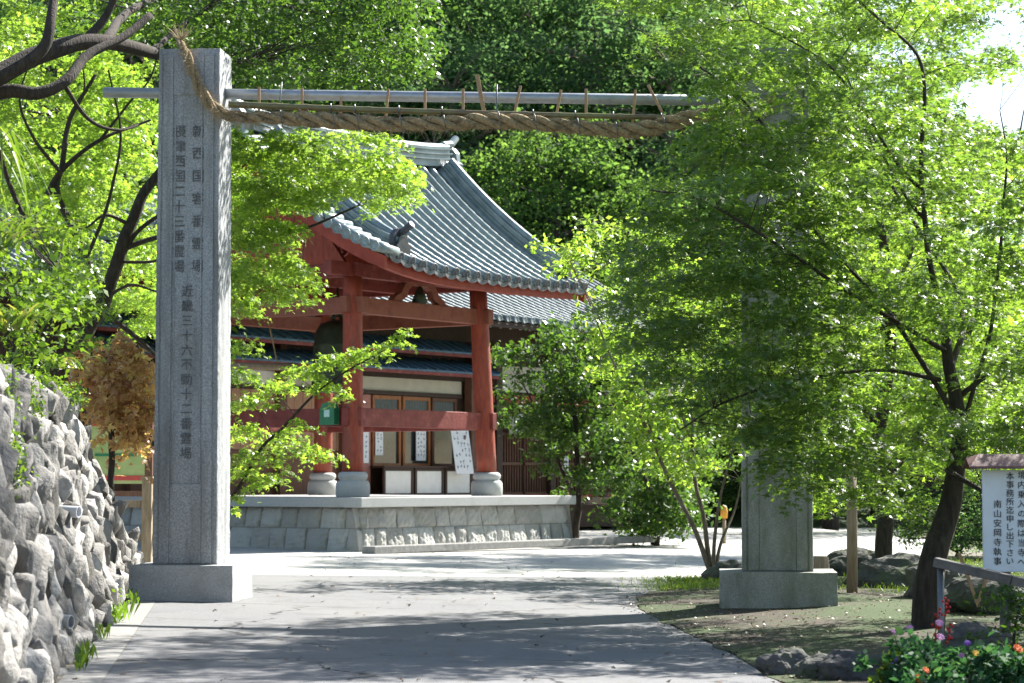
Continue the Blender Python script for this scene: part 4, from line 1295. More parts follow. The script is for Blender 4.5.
# main roof
def hallroof():
    K0, K1, N0, N1 = -17.5, 14.2, -3.4, 2.1
    Z1, Z0 = 8.75, 6.15
    def hp(k, t, off=0):
        z = Z1 - (Z1 - Z0) * (1.25 * t - 0.25 * t * t)
        return H(k, N0 + (N1 - N0) * t, z + off)
    rows = int((K1 - K0) / 0.42)
    cm, pm_ = MB(), MB()
    for i in range(rows + 1):
        k = K0 + (K1 - K0) * i / rows
        pts, rad = [], []
        for j in range(16):
            for t, r_ in ((j / 16, 0.085), ((j + 0.98) / 16, 0.097)):
                pts.append(hp(k, t, 0.05)); rad.append(r_)
        cm.tube(pts, rad, 8)
        e = hp(k, 1.0, 0.05)
        cm.lathe(e, [(0.11, 0), (0.11, 0.05), (0.085, 0.055), (0.08, 0.04), (0.02, 0.05)], 12, Matrix((U, UP, -V)).transposed())
    for j in range(16):
        t0, t1 = j / 16, (j + 1) / 16
        pm_.add([hp(K0, t0, -.02), hp(K1, t0, -.02), hp(K1, t1, 0.03), hp(K0, t1, 0.03)], [(0, 1, 2, 3)])
        pm_.add([hp(K0, t1, -.02), hp(K1, t1, -.02), hp(K1, t1, 0.03), hp(K0, t1, 0.03)], [(0, 1, 2, 3)])
    ro = cm.build('roof', M['hall_tile'], hall, smooth=True)
    pm_.build('pan_tile_slope', M['hall_tile'], ro)
    u_ = MB(); u_.add([hp(K0, 0, -.15), hp(K1, 0, -.15), hp(K1, 1, -.12), hp(K0, 1, -.12)], [(0, 1, 2, 3)]); u_.build('soffit', M['dark_wood'], ro)
    # back slope so that the roof closes
    def hq(k, t, off=0):
        return H(k, N0 - (N1 - N0) * t, Z1 - (Z1 - Z0) * (1.25 * t - 0.25 * t * t) + off)
    b_ = MB(); b_.add([hq(K0, 0, -.02), hq(K1, 0, -.02), hq(K1, 1, 0), hq(K0, 1, 0)], [(0, 1, 2, 3)]); b_.build('back_slope', M['tile'], ro)
    r_ = MB(); r_.span(hp(K0, 0, 0.15), hp(K1, 0, 0.15), 0.5, 0.4); r_.tube([hp(K0, 0, 0.42), hp(K1, 0, 0.42)], 0.13, 10); r_.build('ridge', M['tile'], ro)
    f_ = MB(); f_.span(hp(K0, 0.985, -.17), hp(K1, 0.985, -.17), 0.12, 0.16); f_.build('eave_board', M['dark_wood'], ro)
    for i in range(62):
        k = K0 + 0.3 + 0.5 * i
        t_ = MB(); t_.span(hp(k, 0.74, -.24), hp(k, 0.965, -.25), 0.09, 0.10); rr_ = t_.build('rafter', M['dark_wood'], ro)
        if 16 < i < 60:
            c_ = MB(); e = hp(k, 0.967, -.25); c_.box(e, (0.085, 0.012, 0.095), HM); c_.build('rafter_tip', M['white_panel'], ro)
hallroof()
# papers, a leaning board, a lantern
def notice(k, n, z, wd, ht, label, lines, tiltv=0.0, name='paper_notice', cat='notice'):
    c0 = H(k, n, z)
    root = empty(name, c0, label, cat)
    q = Matrix.Rotation(tiltv, 3, 'X')
    Mx = HM @ q
    Mx = Matrix((U, V, UP)).transposed() @ Matrix.Rotation(tiltv, 3, 'X')
    mb = MB(); mb.box(c0, (wd, 0.02, ht), Mx); mb.build('sheet', M['paper'], root)
    ln = MB()
    rn_ = random.Random(int(k * 100))
    for i in range(lines):
        x = (i + 0.7) / (lines + 0.4) * wd - wd / 2
        for j in range(7):
            if rn_.random() < 0.2: continue
            zz = ht * (0.40 - 0.8 * j / 6.5)
            for _q in range(3):
                ln.box(c0 + Mx @ Vector((x + rn_.uniform(-.3, .3) * wd / lines * .5, -0.013 - 0.0003 * _q, zz + rn_.uniform(-.03, .03) * ht)), ((wd / lines * 0.34, 0.003, ht * 0.012) if _q < 2 else (wd / lines * 0.07, 0.003, ht * 0.075)), Mx)
    ln.build('writing', M['blue_ink'] if cat == 'notice' and lines == 4 else M['ink'], root)
    return root
notice(-1.95, 0.11, 2.55, 0.75, 1.15, 'white paper notice with blue writing on the pink board beside the windows', 4)
notice(-1.1, 0.11, 2.65, 0.34, 0.9, 'narrow white paper in the first hall window beside the pink board', 2)
notice(0.85, 0.11, 2.55, 0.46, 0.98, 'white paper sheet in the middle hall window', 3)
ln_ = empty('paper_lantern', H(5.25, 0.4, 3.2), 'small pale paper lantern hanging by the hall lattice doors', 'lantern')
mb = MB(); mb.box(H(5.25, 0.40, 3.2), (0.34, 0.3, 0.62), HM); mb.build('shade', M['paper'], ln_, bevel=0.03)
mb = MB(); mb.box(H(5.25, 0.40, 3.54), (0.40, 0.36, 0.05), HM); mb.box(H(5.25, 0.40, 2.86), (0.40, 0.36, 0.05), HM); mb.tube([H(5.25, .4, 3.56), H(5.25, .4, 4.0)], 0.015, 6); mb.build('frame', M['dark_wood'], ln_)
notice(8.4, 0.14, 1.95, 0.24, 0.62, 'small white paper slip on the dark hall front behind the shrubs', 1)
lb = notice(2.0, 0.75, 2.35, 0.86, 1.35, 'white notice board leaning back on the counter of the hall', 5, -0.16, 'notice_board', 'board')
c_ = MB(); c_.span(H(2.2, 0.45, 1.9), H(2.2, 0.72, 2.8), 0.05, 0.04); c_.build('prop', M['brown_wood'], lb)

# ------------------------------------------------------------------ notice board and fence behind the left pillar
nb = empty('framed_notice_board', P(135, 545, 44), 'framed map board on brown posts behind the inscribed pillar', 'notice board')
c0 = P(127, 456, 44)
for x in (-1.15, 0.42):
    mb = MB(); mb.box((c0.x + x, 44, c0.z / 2 + 0.4), (0.15, 0.12, c0.z + 0.8)); mb.build('post', M['brown_wood'], nb)
mb = MB(); mb.box((c0.x - 0.36, 43.96, c0.z + 0.95), (2.1, 0.5, 0.1)); mb.box((c0.x - 0.36, 43.93, c0.z - 0.72), (1.6, 0.1, 0.1)); mb.build('frame', M['brown_wood'], nb)
mb = MB(); mb.box((c0.x - 0.36, 43.96, c0.z + 0.02), (1.42, 0.05, 1.1)); mb.build('map_panel', M['board_green'], nb)
for dz, hh in ((-0.42, 0.09), (0.62, 0.10)):
    mb = MB(); mb.box((c0.x - 0.36, 43.925, c0.z + dz), (1.42, 0.014, hh)); mb.build('red_band', M['board_red'], nb)
mb = MB(); mb.box((c0.x - 0.2, 43.925, c0.z + 0.02), (0.8, 0.013, 0.05)); mb.build('map_line', M['green_box'], nb)
fe = empty('wooden_fence', P(150, 560, 39), 'weathered post and rail fence behind the inscribed pillar', 'fence')
for i in range(5):
    p = P(150, 540, 38.5) + Vector((-0.05 - 0.9 * i, 0.12 * i, 0)); 
    mb = MB(); mb.box((p.x, p.y, 0.75), (0.16, 0.16, 1.5)); mb.box((p.x, p.y, 1.53), (0.20, 0.20, 0.06)); mb.build('post', M['post'], fe)
p = P(150, 540, 38.5)
for z in (0.55, 1.1):
    mb = MB(); mb.span((p.x + 0.2, p.y + 0.09, z), (p.x - 3.8, p.y + 0.57, z), 0.08, 0.12); mb.build('rail', M['post'], fe)

# ------------------------------------------------------------------ drain pipes in the wall
def drain(px, py, Y, label, r, m):
    p = P(px, py, Y)
    root = empty('drain_pipe', p, label, 'drain pipe', 'drain pipes in the stone wall')
    d = Vector((0.95, -0.30, -0.05)).normalized()
    mb = MB()
    Mx = Matrix((d.orthogonal().normalized(), d.cross(d.orthogonal()).normalized(), d)).transposed()
    mb.lathe(p - d * 0.35, [(r, 0), (r, 0.36), (r * 0.86, 0.36), (r * 0.86, 0.2)], 20, Mx)
    mb.build('pipe', m, root, smooth=False)
    mb = MB(); mb.lathe(p - d * 0.12, [(r * 0.84, 0), (r * 0.84, 0.01)], 16, Mx); mb.build('bore_shade_disc', M['bore_shade'], root)  # near-black disc paints the shade inside the pipe
drain(78, 512, 21.9, 'white plastic drain pipe poking from the middle of the stone wall', 0.055, M['pvc'])
drain(70, 622, 19.1, 'grey metal drain pipe poking from the foot of the stone wall', 0.058, M['pipe'])

# ------------------------------------------------------------------ right: sign, rail, post, rocks
sg = empty('sign_board', P(1018, 620, 19.5), 'white Japanese notice sign with a brown roof at the right edge of the garden', 'sign')
sY = 19.5
def SP(px, py, dy=0.0): return P(px, py, sY + dy)
c0, c1 = SP(982, 470), SP(1072, 470)
bot = SP(988, 572).z
wid = c1.x - c0.x
mb = MB(); mb.box(((c0.x + c1.x) / 2, sY, (c0.z + bot) / 2), (wid, 0.04, c0.z - bot)); mb.build('board', M['sign_face'], sg, bevel=0.006)
mb = MB()
t0, t1 = SP(966, 469), SP(1088, 469)
zt = SP(970, 455).z
prof = [(-0.17, t0.z), (-0.17, t0.z + 0.022), (0, zt + 0.01), (0.17, t0.z + 0.022), (0.17, t0.z), (0, zt - 0.03)]
n_ = len(prof)
mb.add([(t0.x + (0.10 if 0 < i < 4 and i == 2 else 0), sY + y, z) for i, (y, z) in enumerate(prof)] + [(t1.x, sY + y, z) for y, z in prof], [(i, (i + 1) % n_, n_ + (i + 1) % n_, n_ + i) for i in range(n_)] + [tuple(range(n_))[::-1], tuple(range(n_, 2 * n_))])
mb.build('roof', M['sign_roof'], sg, bevel=0.005)
for px in (1006, 1062):
    p = SP(px, 560)
    mb = MB(); mb.box((p.x, sY + 0.06, (t0.z - 0.2) / 2 - 0.05), (0.08, 0.07, t0.z + 0.2)); mb.build('post', M['grey_wood'], sg)
def column_text(text, px, y0, y1, size):
    n = len(text)
    pts = [SP(px, y0 + (y1 - y0) * i / max(1, n - 1)) for i in range(n)]
    glyphs(text, size, [(q.x, q.z) for q in pts], M['ink'], 'writing', sg, (0, sY - 0.024, 0), Vector((1, 0, 0)), Vector((0, 0, 1)), Vector((0, -1, 0)), depth=0.002)
column_text('南山安岡寺執事', 997, 504, 561, 0.072)
column_text('本事務所迄申し出下さい', 1009.5, 476, 561, 0.070)
column_text('境内乗入の際は当寺へ', 1021, 475, 562, 0.070)
column_text('お願い', 1033, 475, 505, 0.070)

rl = empty('hand_rail', P(940, 640, 18.6), 'sloping grey timber rail on a thin metal post in front of the maple trunk', 'rail')
pa_, pb_ = P(935, 562, 18.6), P(1012, 580, 18.3)
mb = MB(); mb.span(pa_, pb_, 0.10, 0.075); mb.span(pb_ + (pb_ - pa_) * 0.02, pb_ + (pb_ - pa_) * 0.9, 0.10, 0.073); mb.build('rail_beam', M['grey_wood'], rl, bevel=0.006)
q = P(940.5, 566, 18.6)
mb = MB(); mb.tube([(q.x, q.y, q.z), (q.x, q.y, -0.2)], 0.028, 12); mb.build('rail_post', M['wire'], rl, smooth=True)
q = P(1060, 588, 18.1)
mb = MB(); mb.tube([(q.x, q.y, q.z), (q.x, q.y, -0.2)], 0.028, 12); mb.build('rail_post', M['wire'], rl, smooth=True)

wp = P(852, 590, 31)
x_, y_ = wp.x, 31.0
mb = MB(); mb.tube([(x_, y_, bed_z(x_, y_) - 0.1), (x_ + 0.01, y_, 0.8), (x_, y_, 1.75)], [0.075, 0.072, 0.07], 12)
tag(mb.build('wooden_post', M['post'], smooth=True), 'round wooden post standing on the moss behind the right pillar', 'post')
x_, y_ = P(822, 570, 31.5).x, 31.5
mb = MB(); mb.tube([(x_, y_, bed_z(x_, y_) - 0.1), (x_ - 0.02, y_, 0.2), (x_ - 0.03, y_ + .02, 0.44), (x_ - .03, y_ + .02, 0.46)], [0.15, 0.13, 0.125, 0.10], 14)
tag(mb.build('tree_stump', M['post'], smooth=True), 'short brown tree stump just behind the right pillar base', 'stump')
p_ = P(724, 512, 60)
mk = empty('marker_post', (p_.x, p_.y, gz(p_.x)), 'thin grey post with an orange-yellow cap far behind the multi-stemmed tree', 'marker')
yb = MB(); yb.tube([(p_.x, p_.y, gz(p_.x) - .1), (p_.x, p_.y, 0.5)], 0.05, 10); yb.build('post', M['post'], mk, smooth=True)
yb = MB(); yb.lathe((p_.x, p_.y, 0.501), [(0.09, 0), (0.095, 0.2), (0.07, 0.3), (0.03, 0.34)], 12); yb.build('cap', M['sacking'], mk, smooth=True)
for px, py, w2, lab in ((968, 565, 0.03, 'thin split stake leaning left beside the sign'), (988, 560, 0.028, 'thin tan stake leaning right beside the sign')):
    lean = -9 if w2 == 0.03 else 8
    s_ = MB(); a_, b_ = P(px - lean * 0.9 + lean, py - 14, 22), P(px + lean * -0.9 + lean * 2 if False else px - lean, py + 36, 22)
    a_ = P(px + lean, py - 12, 22); b_ = P(px - lean * 1.2, py + 42, 22)
    s_.span(a_, b_, w2, w2, up=(0, -1, 0)); tag(s_.build('garden_stake', M['stick']), lab, 'stake')

def rock(name, label, c, size, seed, group=None, m='rock'):
    bm = bmesh.new()
    bmesh.ops.create_icosphere(bm, subdivisions=4, radius=1)
    off = Vector((seed * 7.3, seed * 1.9, seed * 4.1))
    for v in bm.verts:
        d = v.co.normalized()
        k = 1 + 0.28 * noise.noise(d * 1.2 + off) + 0.13 * noise.noise(d * 3 + off) + 0.05 * noise.noise(d * 8 + off)
        k -= 0.10 * abs(noise.noise(d * 2.2 - off))
        p = d * k
        p.z = max(p.z, -0.5)
        v.co = Vector((p.x * size[0], p.y * size[1], p.z * size[2])) + Vector(c)
    me = bpy.data.meshes.new(name); bm.to_mesh(me); bm.free()
    me.materials.append(M[m])
    o = bpy.data.objects.new(name, me); link(o)
    return tag(o, label, 'rock', group)
def rock_at(px, py, Y, size, seed, label, group=None):
    x = P(px, py, Y).x
    rock('rock', label, (x, Y, bed_z(x, Y) + size[2] * 0.35), size, seed, group)
rock_at(733, 575, 35.5, (0.42, 0.35, 0.24), 1, 'rounded grey boulder at the foot of the multi-stemmed tree')
rock_at(905, 570, 33, (0.75, 0.5, 0.34), 2, 'wide dark boulder behind the leaning maple trunk')
rock_at(853, 575, 38, (0.5, 0.45, 0.3), 3, 'dark boulder beyond the round wooden post')
rock_at(935, 575, 30, (0.42, 0.4, 0.36), 4, 'upright dark boulder beside the wide boulder behind the maple')
rock_at(985, 580, 27, (0.6, 0.5, 0.3), 12, 'dark boulder under the white sign')
rock_at(975, 640, 20.5, (0.38, 0.3, 0.2), 5, 'pale topped rock beside the flowers')
edge = [(786, 19.0, 0.20, 'dark edging rock at the corner of the road and the bed'), (818, 18.6, 0.17, 'second edging rock along the bed, beside the corner rock'), (846, 18.4, 0.22, 'largest edging rock in the middle of the bed front'), (878, 18.3, 0.19, 'edging rock just left of the purple flowers'), (902, 18.4, 0.17, 'edging rock half behind the flower leaves')]
for i, (px, Y, s, lab) in enumerate(edge):
    x = P(px, 665, Y).x
    rock('rock', lab, (x, Y, bed_z(x, Y) + 0.03), (s * 1.15, s * 0.9, s * 0.85), 20 + i, 'edging rocks of the garden bed')

# ------------------------------------------------------------------ ground cover
rng = np.random.default_rng(11)
n = 9000
yy = rng.uniform(16, 46, n) ** 1.0
ed = np.array([bed_edge(v) for v in yy])
xx = ed + rng.uniform(0, 1, n) ** 1.3 * 9 - 0.28 * rng.uniform(0, 1, n)
zz = np.array([bed_z(a, b) for a, b in zip(xx, yy)]) + 0.012
Vv, Fc, lv = leaf_geo(np.stack([xx, yy, zz], 1), np.stack([rng.normal(0, .35, n), rng.normal(0, .35, n), np.ones(n)], 1), rng.uniform(0.02, 0.055, n), 'oval', rng)
tag(np_mesh('leaf_litter', Vv, Fc, M['leaf_litter'], attr=lv), 'brown fallen leaves strewn over the soil of the garden bed', 'fallen leaves', kind='stuff')
n = 240
yy = 17 + 32 * rng.uniform(0, 1, n) ** 1.2
xx = rng.uniform(-3.6, 1.6, n)
zz = np.array([gz(a) for a in xx]) + 0.022
Vv, Fc, lv = leaf_geo(np.stack([xx, yy, zz], 1), np.stack([rng.normal(0, .3, n), rng.normal(0, .3, n), np.ones(n)], 1), rng.uniform(0.03, 0.06, n), 'maple3', rng)
tag(np_mesh('road_litter', Vv, Fc, M['leaf_litter'], attr=lv), 'scattered dry leaves lying on the road', 'fallen leaves', kind='stuff')
def blades(name, label, xy, hgt, wid, seed, m, kind='stuff', cat='grass', zf=None, lean=0.4):
    rng = np.random.default_rng(seed)
    n = len(xy)
    z = np.array([(zf or bed_z)(a, b) for a, b in xy])
    c = np.stack([xy[:, 0], xy[:, 1], z], 1)
    h = hgt * rng.uniform(0.5, 1.2, n)
    d = rng.normal(0, lean, (n, 3)); d[:, 2] = 1
    tip = c + d * h[:, None]
    mid = c + d * h[:, None] * 0.55 + np.stack([0 * h, 0 * h, 0.14 * h], 1)
    side = np.stack([rng.normal(size=n), rng.normal(size=n), np.zeros(n)], 1); side /= np.linalg.norm(side, axis=1, keepdims=True)
    ww = wid * rng.uniform(0.6, 1.2, n)[:, None]
    Vv = np.stack([c, mid + side * ww, tip, mid - side * ww], 1).reshape(-1, 3)
    Fc = np.arange(4 * n).reshape(n, 4)
    o = np_mesh(name, Vv, Fc, m, attr=rng.beta(2, 2, n))
    return tag(o, label, cat, kind=kind)
rng = np.random.default_rng(3)
def patch(cx, cy, rx, ry, n): return np.stack([cx + rx * rng.normal(0, .5, n), cy + ry * rng.normal(0, .5, n)], 1)
g1 = np.concatenate([patch(3.0, 35.5, 0.9, 1.6, 2600), patch(2.5, 33.2, 0.7, 0.9, 600), patch(6.3, 33, 1.6, 2.5, 2600), patch(9, 36, 3, 3, 3200), patch(8, 42, 3, 3, 2600)])
blades('grass', 'short bright green grass on the moss around the multi-stemmed tree', g1, 0.09, 0.006, 4, M['leaf_grass'])
n = 500
yy = rng.uniform(18, 33, n); xx = np.array([wallx(v) for v in yy]) + 0.05 + np.abs(rng.normal(0, .05, n))
keep = np.sin(yy * 2.1) + np.sin(yy * 5.3) > 0.9
blades('weeds', 'small green weeds growing along the foot of the stone wall', np.stack([xx, yy], 1)[keep], 0.16, 0.018, 9, M['leaf_lime'], cat='weeds', zf=lambda a, b: gz(a) + 0.01)

# ------------------------------------------------------------------ trees
rd = random.Random(77)
def limb_px(pts, r0, r1): return ([P(*p) for p in pts], r0, r1)

# 1 the big maple in front of the right pillar
tb = Vector((P(928, 620, 24).x, 24, -0.25))
limbs = [([tb, P(932, 580, 24), P(945, 520, 24.05), P(958, 470, 24.1), P(955, 400, 24.2), P(946, 340, 24.3)], 0.19, 0.055),
         limb_px([(955, 420, 24.1), (915, 350, 24.3), (870, 290, 24.6), (815, 230, 25.0), (760, 120, 25.4), (690, 60, 25.8), (630, 25, 26)], 0.032, 0.008),
         limb_px([(946, 340, 24.3), (925, 230, 24.2), (922, 150, 24.1), (921, 65, 24.0), (880, 20, 24), (820, -30, 24)], 0.036, 0.010),
         limb_px([(958, 440, 24.1), (990, 330, 24.4), (1004, 200, 24.6), (1006, 150, 24.8), (1000, 110, 25)], 0.028, 0.006),
         limb_px([(921, 190, 24.2), (895, 160, 24.3), (850, 90, 24.5), (815, 55, 24.7), (750, 20, 25)], 0.024, 0.008),
         limb_px([(925, 220, 24.2), (905, 195, 24.6), (870, 130, 25.1), (840, 60, 25.6)], 0.026, 0.008),
         limb_px([(940, 380, 24.2), (880, 370, 23.8), (800, 380, 23.4), (730, 400, 23.2), (680, 430, 23)], 0.026, 0.008),
         limb_px([(945, 350, 24.2), (860, 300, 23.4), (770, 240, 23.0), (700, 200, 22.8), (650, 190, 22.6)], 0.028, 0.008),
         limb_px([(948, 470, 24.0), (990, 500, 23.2), (1010, 560, 22.6)], 0.035, 0.012),
         limb_px([(955, 400, 24.2), (1040, 330, 24.5), (1100, 220, 25)], 0.035, 0.012),
         limb_px([(950, 380, 24.2), (960, 300, 25.5), (900, 200, 27), (860, 120, 28)], 0.04, 0.015)]
pads = pads_in([(578, -20), (640, 8), (700, 60), (760, 90), (830, 80), (900, 30), (1000, -40), (900, -110), (640, -90)], 23.2, 27.5, 48, 0.58, 101, 0.36)
pads += pads_in([(690, 60), (760, 90), (850, 100), (930, 60), (940, 210), (860, 210), (780, 200), (700, 150)], 23.0, 26.5, 46, 0.50, 102, 0.30)
pads += pads_in([(640, 165), (740, 150), (840, 200), (850, 330), (840, 500), (790, 520), (745, 430), (690, 420), (640, 350), (605, 270)], 22.4, 26.6, 125, 0.50, 103, 0.265)
pads += pads_in([(820, 190), (930, 190), (1060, 180), (1060, 460), (1000, 430), (960, 450), (880, 480), (830, 470)], 22.4, 26.5, 44, 0.50, 104, 0.38)
pads += pads_in([(830, 430), (930, 430), (975, 470), (960, 500), (850, 520)], 23.5, 25.5, 10, 0.42, 105, 0.4)
pads += pads_in([(930, -40), (1100, -30), (1100, 180), (1000, 160)], 23.5, 26.5, 5, 0.5, 106, 0.5)
pads += pads_in([(1060, 20), (1400, 20), (1480, 420), (1060, 420)], 20.5, 30, 34, 0.85, 107, 0.36)  # unseen crown right of the frame, added to shade the bed and road
pads += pads_in([(840, 150), (1040, 130), (1060, 460), (960, 470), (880, 440)], 22.0, 23.7, 34, 0.44, 110, 0.42)
pads += pads_in([(650, 190), (760, 180), (850, 260), (860, 420), (780, 470), (690, 420)], 22.0, 23.2, 18, 0.44, 111, 0.40)
pads += pads_in([(690, 40), (900, 60), (1020, 40), (1020, 180), (880, 200), (720, 150)], 22.4, 24.0, 10, 0.42, 112, 0.42)
pads += pads_in([(1060, 120), (1480, 120), (1480, 440), (1060, 440)], 21.0, 25, 30, 0.8, 109, 0.36)  # lower sprays out of view, added so the soil bed lies in shade
pads += pads_in([(700, -150), (1100, -150), (1100, 20), (900, 50), (740, 20)], 27.5, 30.5, 24, 0.62, 113, 0.36)  # mostly above the view, added to dapple the road with shade
pads += pads_in([(720, 10), (1010, 0), (1000, 200), (760, 210)], 28.6, 31.5, 40, 0.55, 114, 0.34)  # added for dappled road shade; also thickens the canopy on the right
pads += pads_in([(728, 45), (825, 45), (825, 440), (735, 440)], 22.3, 26.5, 44, 0.40, 115, 0.36)
pads += pads_in([(560, -130), (1000, -150), (1150, -380), (900, -420), (600, -330)], 21.5, 29, 52, 0.75, 108, 0.38)  # crown above the view, added to cast shade on the near road
tree('maple_tree', 'large green maple with a dark leaning trunk in front of the right stone pillar', 'maple tree', tb, limbs, pads, 'maple', 0.056, 230, 0.12, M['leaf_maple'], M['bark'], 21, 'maples in the temple garden', tilt=0.42, twig=0.005, reach=1.25)

# 2 maple behind it
tb = Vector((P(880, 560, 36).x, 36, -0.2))
limbs = [([tb, P(884, 520, 36), P(878, 440, 36), P(892, 330, 36), P(880, 220, 36)], 0.16, 0.07),
         limb_px([(884, 480, 36), (940, 400, 37), (980, 300, 37), (1000, 200, 37)], 0.09, 0.03),
         limb_px([(880, 430, 36), (830, 360, 35), (790, 280, 35)], 0.06, 0.02),
         limb_px([(884, 330, 36), (920, 220, 37), (950, 100, 38)], 0.06, 0.02)]
pads = pads_in([(770, 200), (850, 170), (960, 140), (1090, 180), (1090, 470), (1000, 490), (900, 500), (820, 510), (780, 430)], 33.5, 41, 140, 0.75, 201, 0.29)
tree('maple_tree', 'maple with a thin upright dark trunk between the right pillar and the leaning maple', 'maple tree', tb, limbs, pads, 'maple', 0.075, 120, 0.15, M['leaf_bright'], M['bark'], 22, 'maples in the temple garden')

# 3 tall bright tree behind the garden, thin at its top right
tb = Vector((P(1010, 530, 52).x, 52, -0.2))
limbs = [([tb, P(1000, 420, 52), P(985, 280, 52), P(990, 190, 52), P(986, 130, 52)], 0.20, 0.03),
         limb_px([(985, 300, 52), (930, 180, 52), (900, 60, 52)], 0.10, 0.03),
         limb_px([(988, 220, 52), (860, 130, 52), (790, 60, 53)], 0.09, 0.03),
         limb_px([(990, 200, 52), (1015, 150, 52), (1024, 110, 52)], 0.05, 0.015)]
pads = pads_in([(740, -40), (860, -60), (940, -20), (960, 60), (1000, 130), (1080, 160), (1080, 330), (940, 330), (830, 240), (760, 120)], 48, 57, 150, 1.05, 301, 0.28)
pads += pads_in([(945, -60), (1090, -60), (1090, 190), (990, 150), (955, 60)], 49, 56, 15, 0.95, 302, 0.42)
tree('tall_maple_tree', 'tall bright green tree with thin top branches against the white sky', 'tree', tb, limbs, pads, 'maple3', 0.10, 95, 0.16, M['leaf_bright'], M['bark'], 23)

# 4 multi-stemmed young tree by the boulder
tb = Vector((P(712, 562, 36.2).x, 36.2, -0.1))
limbs = [([tb, P(700, 540, 36.2), P(670, 480, 36.1), P(640, 415, 36), P(612, 360, 36), P(585, 290, 36)], 0.05, 0.012),
         ([tb, P(706, 530, 36.3), P(694, 470, 36.4), P(692, 400, 36.5), P(690, 330, 36.5)], 0.05, 0.012),
         ([tb, P(716, 535, 36.1), P(722, 490, 36), P(735, 440, 36)], 0.04, 0.012),
         ([tb, P(722, 540, 36.3), P(735, 510, 36.6), P(742, 480, 36.8)], 0.035, 0.01),
         limb_px([(660, 460, 36.1), (640, 400, 36.6), (600, 320, 37), (570, 260, 37)], 0.022, 0.008),
         limb_px([(694, 450, 36.4), (670, 380, 36), (650, 300, 35.8), (640, 240, 35.5)], 0.02, 0.008)]
pads = pads_in([(540, 225), (600, 215), (660, 230), (700, 300), (720, 380), (716, 470), (690, 480), (650, 470), (620, 420), (588, 350), (575, 290)], 34.5, 38.5, 110, 0.42, 401, 0.27)
pads += pads_in([(530, 240), (600, 222), (610, 290), (560, 290)], 35, 37.5, 6, 0.36, 402, 0.4)
tree('young_tree', 'young multi-stemmed tree with yellow-green leaves beside the rounded boulder', 'tree', tb, limbs, pads, 'oval', 0.105, 150, 0.20, M['leaf_bright'], M['bark_pale'], 24, tilt=0.8)

# 5 dark glossy broadleaf trees in front of the hall
for i, (px, Y, poly, n, lab) in enumerate((
        (575, 61, [(500, 350), (560, 325), (630, 335), (665, 400), (660, 500), (600, 520), (545, 480), (505, 430)], 120, 'dark glossy evergreen tree in front of the hall, right of the bell tower'),
        (655, 57, [(600, 430), (660, 400), (700, 430), (705, 520), (655, 535), (605, 525)], 44, 'low dark evergreen bush behind the multi-stemmed tree'))):
    tb = Vector((P(px, 530, Y).x, Y, -0.1))
    c = P(px, 420, Y)
    limbs = [([tb, tb + Vector((0.1, 0, 1.2)), c, c + Vector((-0.3, 0, 1.2))], 0.12, 0.04), ([tb + Vector((0, 0, 1.0)), c + Vector((0.8, 0.2, -0.4)), c + Vector((1.3, 0.2, 0.8))], 0.07, 0.02), ([tb + Vector((0, 0, 1.0)), c + Vector((-0.8, 0.2, -0.2)), c + Vector((-1.3, 0.2, 0.8))], 0.07, 0.02)]
    pads = pads_in(poly, Y - 1.8, Y + 1.6, n, 0.55, 500 + i, 0.26)
    tree('evergreen_tree' if i == 0 else 'evergreen_bush', lab, 'tree' if i == 0 else 'bush', tb, limbs, pads, 'oval', 0.15, 150, 0.32, M['leaf_ever'], M['bark'], 30 + i, tilt=0.9)

# 6 left: the tree whose bare dark limbs cross the upper left corner
tb = Vector((-8.6, 26, 2.4))
limbs = [([tb, Vector((-8.3, 26.2, 4.2)), P(-60, 120, 26.5), P(0, 75, 27), P(60, 48, 27.5), P(105, 42, 28), P(150, 52, 29), P(205, 62, 31), P(260, 60, 33)], 0.20, 0.05),
         limb_px([(-60, 118, 26.5), (0, 92, 26.6), (35, 93, 26.6), (60, 82, 26.8), (90, 55, 27.2), (118, 40, 27.6), (150, 15, 28)], 0.10, 0.045),
         limb_px([(-40, 100, 26.4), (0, 78, 26.4), (40, 50, 26.5), (50, 20, 26.6), (60, -20, 27)], 0.10, 0.05),
         limb_px([(85, 46, 27.8), (104, 20, 28), (120, -20, 28)], 0.07, 0.04),
         limb_px([(105, 42, 28), (130, 10, 30), (200, -10, 32), (280, 5, 34), (350, 20, 35)], 0.07, 0.02),
         limb_px([(60, 82, 26.8), (90, 120, 27.2), (120, 130, 27.5), (150, 120, 28)], 0.03, 0.012),
         limb_px([(150, 52, 29), (190, 20, 31), (250, -20, 33)], 0.05, 0.02)]
pads = pads_in([(100, -60), (430, -60), (425, 20), (415, 75), (360, 95), (270, 85), (215, 72), (150, 28), (90, 10)], 30, 37, 120, 0.62, 601, 0.28)
pads += pads_in([(330, 10), (425, 0), (420, 70), (370, 85)], 31, 35, 14, 0.5, 605, 0.4)
pads += pads_in([(-120, -40), (100, -60), (150, 18), (60, 28), (-20, 50), (-120, 60)], 28, 31, 6, 0.45, 602, 0.42)
pads += pads_in([(-500, -220), (-120, -260), (-130, 60), (-500, 80)], 23, 30, 34, 0.85, 603, 0.4)
tree('spreading_evergreen_tree', 'spreading dark-leaved tree with thick crooked limbs above the inscribed pillar', 'tree', tb, limbs, pads, 'oval', 0.088, 210, 0.22, M['leaf_ever'], M['bark'], 25, tilt=0.8)

